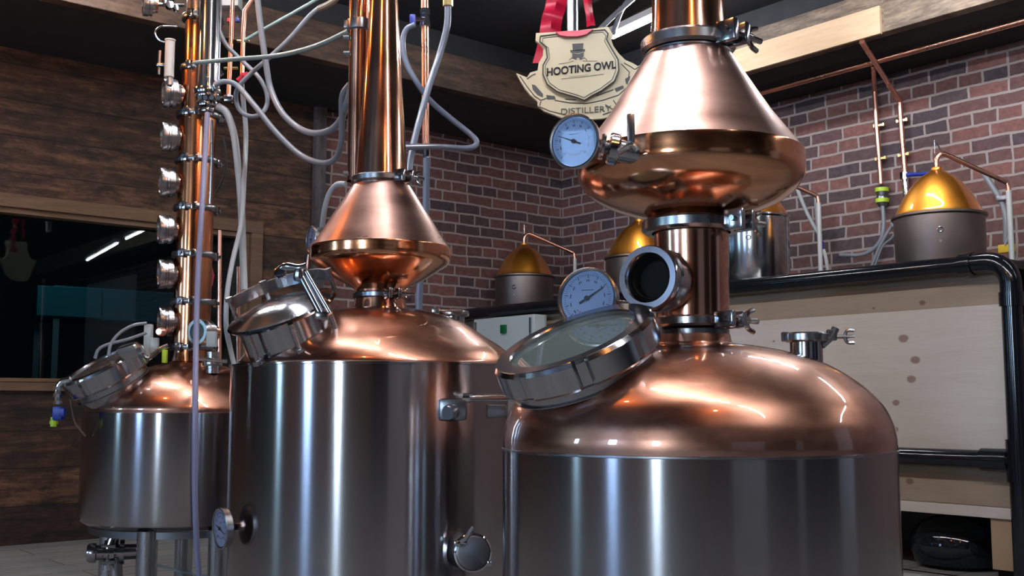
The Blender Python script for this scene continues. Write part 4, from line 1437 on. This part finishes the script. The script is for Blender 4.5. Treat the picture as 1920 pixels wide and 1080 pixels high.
# ribbon, rod
b = BM()
def ribbon(b, pts, w, th=.004):
    P = catmull([spx(x, y, d) for x, y, d in pts], 5)
    vs = []
    for i, p in enumerate(P):
        wv = w[0] + (w[1] - w[0]) * i / (len(P) - 1)
        vs.append((b.verts.new(p - Vector((wv, .012 * math.sin(i), 0))), b.verts.new(p + Vector((0, -.012, 0))), b.verts.new(p + Vector((wv, .012 * math.cos(i), 0)))))
    for u, v in zip(vs[:-1], vs[1:]):
        b.faces.new((u[0], u[1], v[1], v[0])); b.faces.new((u[1], u[2], v[2], v[1]))
ribbon(b, [(1048, -30, -.03), (1042, 10, -.03), (1034, 40, -.03), (1030, 70, -.04), (1018, 120, -.06)], (.040, .040))
ribbon(b, [(1096, -30, -.03), (1103, 10, -.03), (1108, 50, -.03)], (.014, .016))
bmesh.ops.solidify(b, geom=b.faces[:], thickness=.003)
rb_ = link('ribbon', b, 'red_ribbon', origin=spx(1050, 30, -.03))
tag(rb_, 'crumpled red ribbon holding up the golden shield sign', 'ribbon')
b = BM()
P = [spx(x, y, .03) for x, y in [(1042, 60), (1060, 58), (1085, 57), (1112, 54), (1100, 64), (1084, 68), (1064, 68), (1050, 66)]]
prism(b, P, (0, .012, 0))
rb2 = link('ribbon_fold', b, 'red_ribbon', smooth=False)
for v in rb2.data.vertices:
    v.co -= rb_.location
rb2.parent = rb_
rr0 = W(1073, 30, 4.3)
b = BM(); rbx = Vector((rr0.x, rr0.y, 0))
lathe(b, rbx, ZA, [(.012, W(1073, 70, 4.3).z), (.023, W(1073, 70, 4.3).z), (.023, ZC)], 24, cap0=True)
tag(link('support_post', b, 'steel_dark', origin=(rr0.x, rr0.y, W(1073, 70, 4.3).z)), 'grey steel hanger tube dropping from the ceiling behind the sign', 'post')
hose('pair of grey conduits slanting up from behind the sign to the ceiling', [(1120, 60, 5.2), (1150, 30, 5.4), (1190, -5, 5.6)], 5, 'hose_grey', name='conduit', cat='conduit', smooth=3,
     extra=[('second_conduit', 'hose_grey', lambda b: tube(b, [W(1150, 62, 5.3), W(1165, 20, 5.5), W(1190, -15, 5.7)], .013, 10, 3))])

# ================================================================== SHELF
lf = onplane(840, 583, 'y', -.01)
SXF = lf.x - .10            # shelf front, local x
zpipe = onplane(1600, 517, 'x', SXF).z
lpost = onplane(1903, 700, 'x', SXF)
YE = lpost.y                # post position
shelf = thing('shelf_unit', 'pine-fronted shelf unit framed in black pipe along the right brick wall', 'shelf', RL(SXF / 2, YE / 2, 0), rotz=RA)
SO = Vector((SXF / 2, YE / 2, 0))
def slink(name, b, mat, parent=shelf, smooth=False):
    for v in b.verts:
        v.co -= SO
    o = link(name, b, mat, smooth=smooth)
    o.parent = parent
    return o
ZTOP = zpipe + .02
b = BM(); rbox(b, SXF + .03, -.01, YE + .02, -.01, ZTOP - .045, ZTOP - .01)
slink('shelf_top', b, 'black_plastic')
rp_ = .041
b = BM()
tube(b, [Vector((SXF, -.02, zpipe)), Vector((SXF, YE + .13, zpipe))], rp_, 28)
slink('top_pipe', b, 'black_plastic', smooth=True)
b = BM()
arc = [Vector((SXF, YE + .16, zpipe))] + [Vector((SXF, YE + .10 - .10 * math.sin(a), zpipe - .10 + .10 * math.cos(a))) for a in [i * PI / 16 for i in range(9)]] + [Vector((SXF, YE, zpipe - .17))]
tube(b, arc, rp_ * 1.1, 28)
lathe(b, Vector((SXF, YE + .19, zpipe)), Vector((0, 1, 0)), [(rp_, -.03), (rp_ * 1.25, -.03), (rp_ * 1.25, .03), (rp_, .03)], 28)
lathe(b, Vector((SXF, YE, zpipe - .17)), ZA, [(rp_, -.03), (rp_ * 1.25, -.03), (rp_ * 1.25, .03), (rp_, .03)], 28)
slink('pipe_elbow', b, 'black_plastic', smooth=True)
b = BM(); tube(b, [Vector((SXF, YE, 0)), Vector((SXF, YE, zpipe - .15))], rp_ * 1.03, 28)
slink('post', b, 'black_plastic', smooth=True)
b = BM(); tube(b, [Vector((SXF, -.15, 0)), Vector((SXF, -.15, zpipe))], rp_ * 1.03, 28)
slink('post', b, 'black_plastic', smooth=True)
zl = onplane(1760, 858, 'x', SXF).z
b = BM()
tube(b, [Vector((SXF, -.15, zl)), Vector((SXF, YE, zl))], rp_ * .98, 28)
lathe(b, Vector((SXF, YE + .10, zl)), Vector((0, 1, 0)), [(rp_, -.06), (rp_ * 1.2, -.06), (rp_ * 1.2, .06), (rp_, .06)], 28)
lathe(b, Vector((SXF, YE, zl)), ZA, [(rp_, -.09), (rp_ * 1.25, -.09), (rp_ * 1.25, .09), (rp_, .09)], 28)
slink('lower_pipe', b, 'black_plastic', smooth=True)
XB = SXF + .06
def zon(px, py, x=XB):
    return onplane(px, py, 'x', x).z
z_a = zon(1700, 583); z_b = zon(1700, 838); z_c = zon(1760, 942); z_d = zon(1760, 963)
knots = []
for px_, py_, ks in ((1695, 635, .021), (1717, 675, .019), (1710, 711, .019), (1681, 755, .014), (1679, 805, .016), (1452, 640, .006)):
    l = onplane(px_, py_, 'x', XB - .015)
    knots.append((l.y - SO.y, l.z, ks * 1.35))
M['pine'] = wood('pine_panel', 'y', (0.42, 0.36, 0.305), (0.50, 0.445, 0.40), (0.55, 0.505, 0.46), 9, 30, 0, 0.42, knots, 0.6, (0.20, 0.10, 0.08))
kn2 = []
for px_, py_, ks in ((1731, 568, .018), (1640, 578, .010)):
    l = onplane(px_, py_, 'x', XB + .02)
    kn2.append((l.y - SO.y, l.z, ks))
for px_, py_, ks in ((1708, 902, .022),):
    l = onplane(px_, py_, 'x', XB + .01)
    kn2.append((l.y - SO.y, l.z, ks))
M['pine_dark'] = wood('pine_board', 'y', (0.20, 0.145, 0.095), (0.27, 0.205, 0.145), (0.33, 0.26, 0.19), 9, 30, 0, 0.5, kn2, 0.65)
YB0, YB1 = YE + .055, -.05
b = BM(); rbox(b, XB + .012, XB + .03, YB0, YB1, z_a - .02, ZTOP - .046); slink('upper_board', b, 'pine_dark')  # darker tone puts the shade under the black pipe into the colour
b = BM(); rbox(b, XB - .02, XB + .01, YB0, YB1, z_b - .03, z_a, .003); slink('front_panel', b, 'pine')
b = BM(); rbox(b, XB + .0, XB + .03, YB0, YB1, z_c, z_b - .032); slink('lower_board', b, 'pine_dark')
b = BM(); rbox(b, XB - .015, XB + .25, YB0, YB1, z_d, z_c - .002, .003); slink('niche_lintel', b, 'pine')
l857 = onplane(1858, 1000, 'x', XB)
b = BM(); rbox(b, XB - .0, XB + .09, YB0, l857.y, .05, z_d - .002, .003)
M['pine_post'] = wood('pine_post', 'z', (0.25, 0.16, 0.09), (0.36, 0.25, 0.15), (0.44, 0.32, 0.20), 9, 30, 0, .5)
slink('niche_upright', b, 'pine_post')
z_s = zon(1700, 1072) - .0
b = BM(); rbox(b, XB - .01, XB + .5, l857.y, YB1, z_s - .03, z_s, .003); slink('niche_shelf', b, 'pine')
b = BM()
rbox(b, XB + .62, XB + .64, YB0, YB1, 0, z_d)
rbox(b, XB + .03, XB + .64, l857.y - .01, l857.y + .01 - .02, z_s, z_d)
rbox(b, XB - .0, XB + .03, YB0, YB1, 0, z_s - .032)
rbox(b, XB + .25, XB + .62, YB0, YB1, z_d + .01, z_d + .03)
slink('niche_lining', b, 'black_rubber')
# glass carboy in the niche
M['bottle'] = simple('bottle_glass', (0.05, 0.07, 0.09), 0.04, 0.0)
M['bottle'].node_tree.nodes['Principled BSDF'].inputs['Transmission Weight'].default_value = .85
lcb = onplane(1800, 1050, 'x', XB + .30)
cb = RL(lcb.x, lcb.y, z_s)
b = BM()
lathe(b, cb, ZA, [(0, .002), (.15, .004), (.20, .03), (.225, .09), (.22, .15), (.18, .21), (.10, .245), (.035, .262), (.035, .28), (.0, .28)], 64)
cbo = link('glass_carboy', b, 'bottle', origin=cb)
tag(cbo, 'big round dark glass bottle in the black opening of the pine shelf unit', 'bottle')
# electrical enclosure on the left end of the shelf
c = W(955, 612, 6.6)
eb = thing('switch_panel', 'pale grey electrical enclosure with green switch, below the black pipe between two stills', 'panel', c, rotz=RA + PI / 2)
lc = (onplane(955, 612, 'x', SXF - .07))
eb.location = RL(lc.x, lc.y, lc.z)
b = BM(); box(b, (0, 0, -.07), (.62, .11, .26), None, .008); o = link('enclosure', b, 'grey_box', smooth=False); o.parent = eb
lk = onplane(945, 617, 'x', SXF - .13) - lc
b = BM(); box(b, (lk.y, .065, lk.z), (.05, .02, .055), None, .004); o2 = link('green_switch', b, 'green_sw', smooth=False); o2.parent = eb
b = BM(); box(b, (.28, .06, -.07), (.012, .012, .22)); box(b, (-.28, .06, -.07), (.012, .012, .22)); o2 = link('panel_edge', b, 'steel_mid', smooth=False); o2.parent = eb

# ================================================================== SMALL STILLS ON THE SHELF
XS = SXF * .60
def small_still(px, pyrim, hwpx, label, group, capmat='copper_amber', potmat='pot_dull'):
    l = onplane(px, pyrim, 'x', XS)
    base = RL(l.x, l.y, ZTOP - .01)
    D = fdepth(RL(l.x, l.y, l.z))
    R = hwpx / F * D
    t = thing('small_still', label, 'still', base, group)
    hz = l.z - (ZTOP - .01)
    b = BM()
    lathe(b, base, ZA, [(0, .002), (R * .96, .002), (R * .98, .01), (R, hz - .02), (R * 1.05, hz - .012), (R * 1.05, hz - .002), (R * .9, hz)], 72)
    p = link('pot', b, potmat, parent=t)
    b = BM()
    d = Vector((-.35, -.94, 0))
    lathe(b, base + d * R + ZA * (hz * .68), d, [(.012, .001), (.015, .003), (.012, .005), (.009, .003)], 20)
    lathe(b, base + d * R + ZA * (hz * .5), d, [(0, .003), (.006, .003), (.006, 0)], 12)
    link('maker_mark', b, 'steel_dark', parent=p)
    return t, base, R, hz
def cap_and_arm(t, base, R, hz, dirv, shape, capmat, arm_len, drop, mark_z=.0, H=.235):
    b = BM()
    if shape == 'dome':
        pr = [(R * 1.0, hz), (R * .96, hz + .012), (R * .86, hz + H * .25), (R * .69, hz + H * .52), (R * .44, hz + H * .8), (R * .2, hz + H * .95), (.030, hz + H), (.028, hz + H + .012), (.02, hz + H + .014)]
    else:
        pr = [(R * 1.0, hz), (R * .95, hz + .012), (R * .84, hz + H * .25), (R * .60, hz + H * .6), (R * .3, hz + H * .92), (.028, hz + H), (.026, hz + H + .014), (.02, hz + H + .016)]
    v = catmull([Vector((a, z, 0)) for a, z in pr], 3)
    lathe(b, base, ZA, [(p.x, p.y) for p in v], 72)
    link('copper_cap', b, capmat, parent=t)
    top = base + ZA * (hz + H)
    dirv = Vector(dirv).normalized()
    s = arm_len
    b = BM()
    pts = [top, top + ZA * .05, top + ZA * .075 + dirv * .015, top + ZA * .083 + dirv * .05,
           top + ZA * (.083 - (s - .05) * .42 * .5) + dirv * (s * .5 + .025), top + ZA * (.083 - (s - .05) * .42) + dirv * s,
           top + ZA * (.07 - (s - .05) * .42) + dirv * (s + .018), top + ZA * (.035 - (s - .05) * .42) + dirv * (s + .024)]
    tube(b, pts, .0125, 14, 4)
    link('swan_arm', b, 'copper_pipe', parent=t)
    b = BM()
    e = pts[-1]
    tube(b, [e, Vector((e.x, e.y, base.z + .01))], .014, 12)
    link('white_drop_tube', b, 'hose_white', parent=t)
    b = BM()
    tube(b, [top + ZA * .09 + Vector((0, .02, 0)), top + ZA * .16 + Vector((0, .02, 0))], .004, 6)
    tube(b, [top + ZA * .15 + Vector((.012, .02, 0)), top + ZA * .08 + dirv * .05 + Vector((0, .02, 0))], .0035, 6)
    link('thermometer_rod', b, 'steel_mid', parent=t)
LD = 'small still with copper cap and swan arm on the black shelf, '
tD, bD, RD, hD = small_still(1760, 405, 81, 'amber domed small still on the shelf at the far right', 'small stills on the shelf')
cap_and_arm(tD, bD, RD, hD, (.98, .12, 0), 'dome', 'copper_amber', .36, .3)
def copy_tree(o, parent=None):
    c = o.copy()
    COL.objects.link(c)
    c.parent = parent
    for ch in list(o.children):
        copy_tree(ch, c)
    return c
for px_, py_, lab, rz in ((983, 503, 'small coppery still on the shelf against the back brick corner, left of the two thermometers', 0), (1199, 485, 'small amber still mostly hidden behind the steel sight port', 0)):
    c = copy_tree(tD)
    l = onplane(px_, py_, 'x', XS if px_ > 1100 else SXF * .50)
    c.location = RL(l.x, l.y, ZTOP - .01)
    c['label'] = lab
tC, bC, RC, hC = small_still(1412, 408, 66, 'silvery small still on the shelf half hidden behind the large copper head', 'small stills on the shelf', potmat='steel')
cap_and_arm(tC, bC, RC, hC, (.98, .12, 0), 'dome', 'copper_amber', .38, .3, H=.2)

# ================================================================== WALL PIPES AND HOSES ON THE RIGHT
def wpx(px, py, off=.04):
    return room_ptx(px, py, -off)
def wall_pipe(name, label, cat, pts, r, mat, off=.04, extra=None, smooth=0):
    P = [at_z(p[0], p[1], ZS - p[2]) if len(p) == 3 else wpx(p[0], p[1], off) for p in pts]
    base = P[-1].copy()
    b = BM(); tube(b, P, r, 14, smooth)
    if not extra:
        return tag(link(name, b, mat, origin=base), label, cat)
    t = thing(name, label, cat, base)
    link('tube', b, mat, parent=t)
    for nm, mt, fn in extra:
        b = BM(); fn(b); link(nm, b, mt, parent=t)
    return t
def bracket(px, py):
    def f(b):
        c = wpx(px, py, .04)
        box(b, c, (.07, .012, .012), (YA, XA, ZA))
        tube(b, [c, c + XA * .04], .006, 8)
        for s in (-1, 1):
            box(b, c + YA * s * .03, (.012, .02, .018), (YA, XA, ZA))
    return f
wall_pipe('copper_pipe', 'upright copper wall pipe ending in the green-banded coupling', 'pipe', [(1637, 121, .03), (1640, 170), (1644, 235), (1652, 345)], .0145, 'copper_pipe',
          extra=[('bracket', 'brass', bracket(1649, 235)), ('bracket', 'brass', bracket(1652, 297))])
wall_pipe('copper_pipe', 'copper wall pipe that slants down from the beam then drops to a blue tap', 'pipe', [(1616, 78, .02), (1687, 190), (1692, 260), (1697, 325)], .0155, 'copper_pipe',
          extra=[('bracket', 'brass', bracket(1692, 226)), ('bracket', 'brass', bracket(1695, 290)),
                 ('tap_body', 'chrome', lambda b: (tube(b, [wpx(1697, 322), wpx(1699, 368)], .019, 12), lathe(b, wpx(1697, 330), ZA, [(0, -.02), (.03, -.02), (.03, .02), (0, .02)], 8))),
                 ('blue_lever', 'blue', lambda b: (tube(b, [wpx(1700, 328, .08), wpx(1742, 326, .1)], .012, 10)))])
wall_pipe('copper_pipe', 'long copper pipe running level along the top of the right brick wall', 'pipe', [(1415, 177, .03), (1960, 28, .03)], .018, 'copper_pipe', off=.09)
cp_ = wpx(1654, 367, .05)
cpl = thing('hose_coupling', 'dark hose coupling with two lime-green bands under the copper wall pipe', 'coupling', cp_)
b = BM(); lathe(b, cp_, ZA, [(0, -.065), (.024, -.065), (.034, -.04), (.036, -.01), (.030, .0), (.034, .02), (.038, .045), (.020, .062), (0, .062)], 24)
link('coupling_body', b, 'steel_dark', parent=cpl)
for dz in (-.03, .035):
    b = BM(); lathe(b, cp_ + ZA * dz, ZA, [(.03, -.012), (.0395, -.012), (.0395, .012), (.03, .012)], 24, closed=True)
    link('lime_band', b, 'lime', parent=cpl)
wall_pipe('hose', 'grey hose from the green-banded coupling curving low along the bricks', 'hose', [(1655, 385), (1657, 420), (1652, 448), (1636, 468), (1612, 478), (1575, 478)], .012, 'hose_grey', off=.06, smooth=6)
wall_pipe('hose', 'grey hose slanting from the blue tap down to the black shelf', 'hose', [(1699, 370), (1690, 398), (1668, 430), (1650, 462), (1634, 500)], .010, 'hose_grey', off=.07, smooth=6)
wall_pipe('hose', 'thin grey hose looping beside the pot of the far right small still', 'hose', [(1670, 418), (1678, 430), (1672, 446), (1655, 462), (1640, 500)], .006, 'hose_grey', off=.1, smooth=6)
wall_pipe('hose', 'grey hose slanting down to the blue fitting behind the silvery still', 'hose', [(1494, 352), (1510, 392), (1524, 420), (1536, 440)], .012, 'hose_pale', off=.16, smooth=4,
          extra=[('brass_fitting', 'brass', lambda b: lathe(b, wpx(1537, 444, .16), ZA, [(0, -.025), (.016, -.025), (.018, .02), (0, .02)], 8)),
                 ('blue_fitting', 'blue', lambda b: lathe(b, wpx(1540, 462, .16), ZA, [(0, -.03), (.014, -.03), (.015, .03), (0, .03)], 10)),
                 ('white_tail', 'hose_white', lambda b: tube(b, [wpx(1544, 468, .16), wpx(1549, 486, .16), wpx(1553, 512, .16)], .011, 10, 4))])
wall_pipe('hose', 'short upright grey hose above the blue fitting behind the silvery still', 'hose', [(1529, 368), (1531, 400), (1534, 436)], .011, 'hose_grey', off=.13, smooth=4)
wall_pipe('hose', 'grey hose slanting behind the swan arm at the far right', 'hose', [(1845, 325), (1862, 352), (1878, 378), (1886, 410), (1886, 455)], .016, 'hose_grey', off=.12, smooth=5,
          extra=[('yellow_tag', 'yellow', lambda b: box(b, wpx(1888, 466, .14), (.085, .03, .045), (YA, XA, ZA), .005)), ('clip', 'steel_dark', lambda b: box(b, wpx(1880, 372, .13), (.06, .03, .03), (YA, XA, ZA), .006))])
wall_pipe('hose', 'thin pale hose bowed beside the white drop tube at the far right', 'hose', [(1893, 400), (1897, 420), (1892, 440), (1884, 460)], .006, 'hose_pale', off=.16, smooth=5)

# ------------------------------------------------------------------ world and colour
w = bpy.data.worlds.new('world')
SC.world = w
w.use_nodes = True
w.node_tree.nodes['Background'].inputs[0].default_value = (0.02, 0.025, 0.035, 1)
w.node_tree.nodes['Background'].inputs[1].default_value = 1.0
SC.view_settings.view_transform = 'Standard'
SC.view_settings.look = 'None'
SC.view_settings.gamma = 1
SC.view_settings.exposure = 0.85
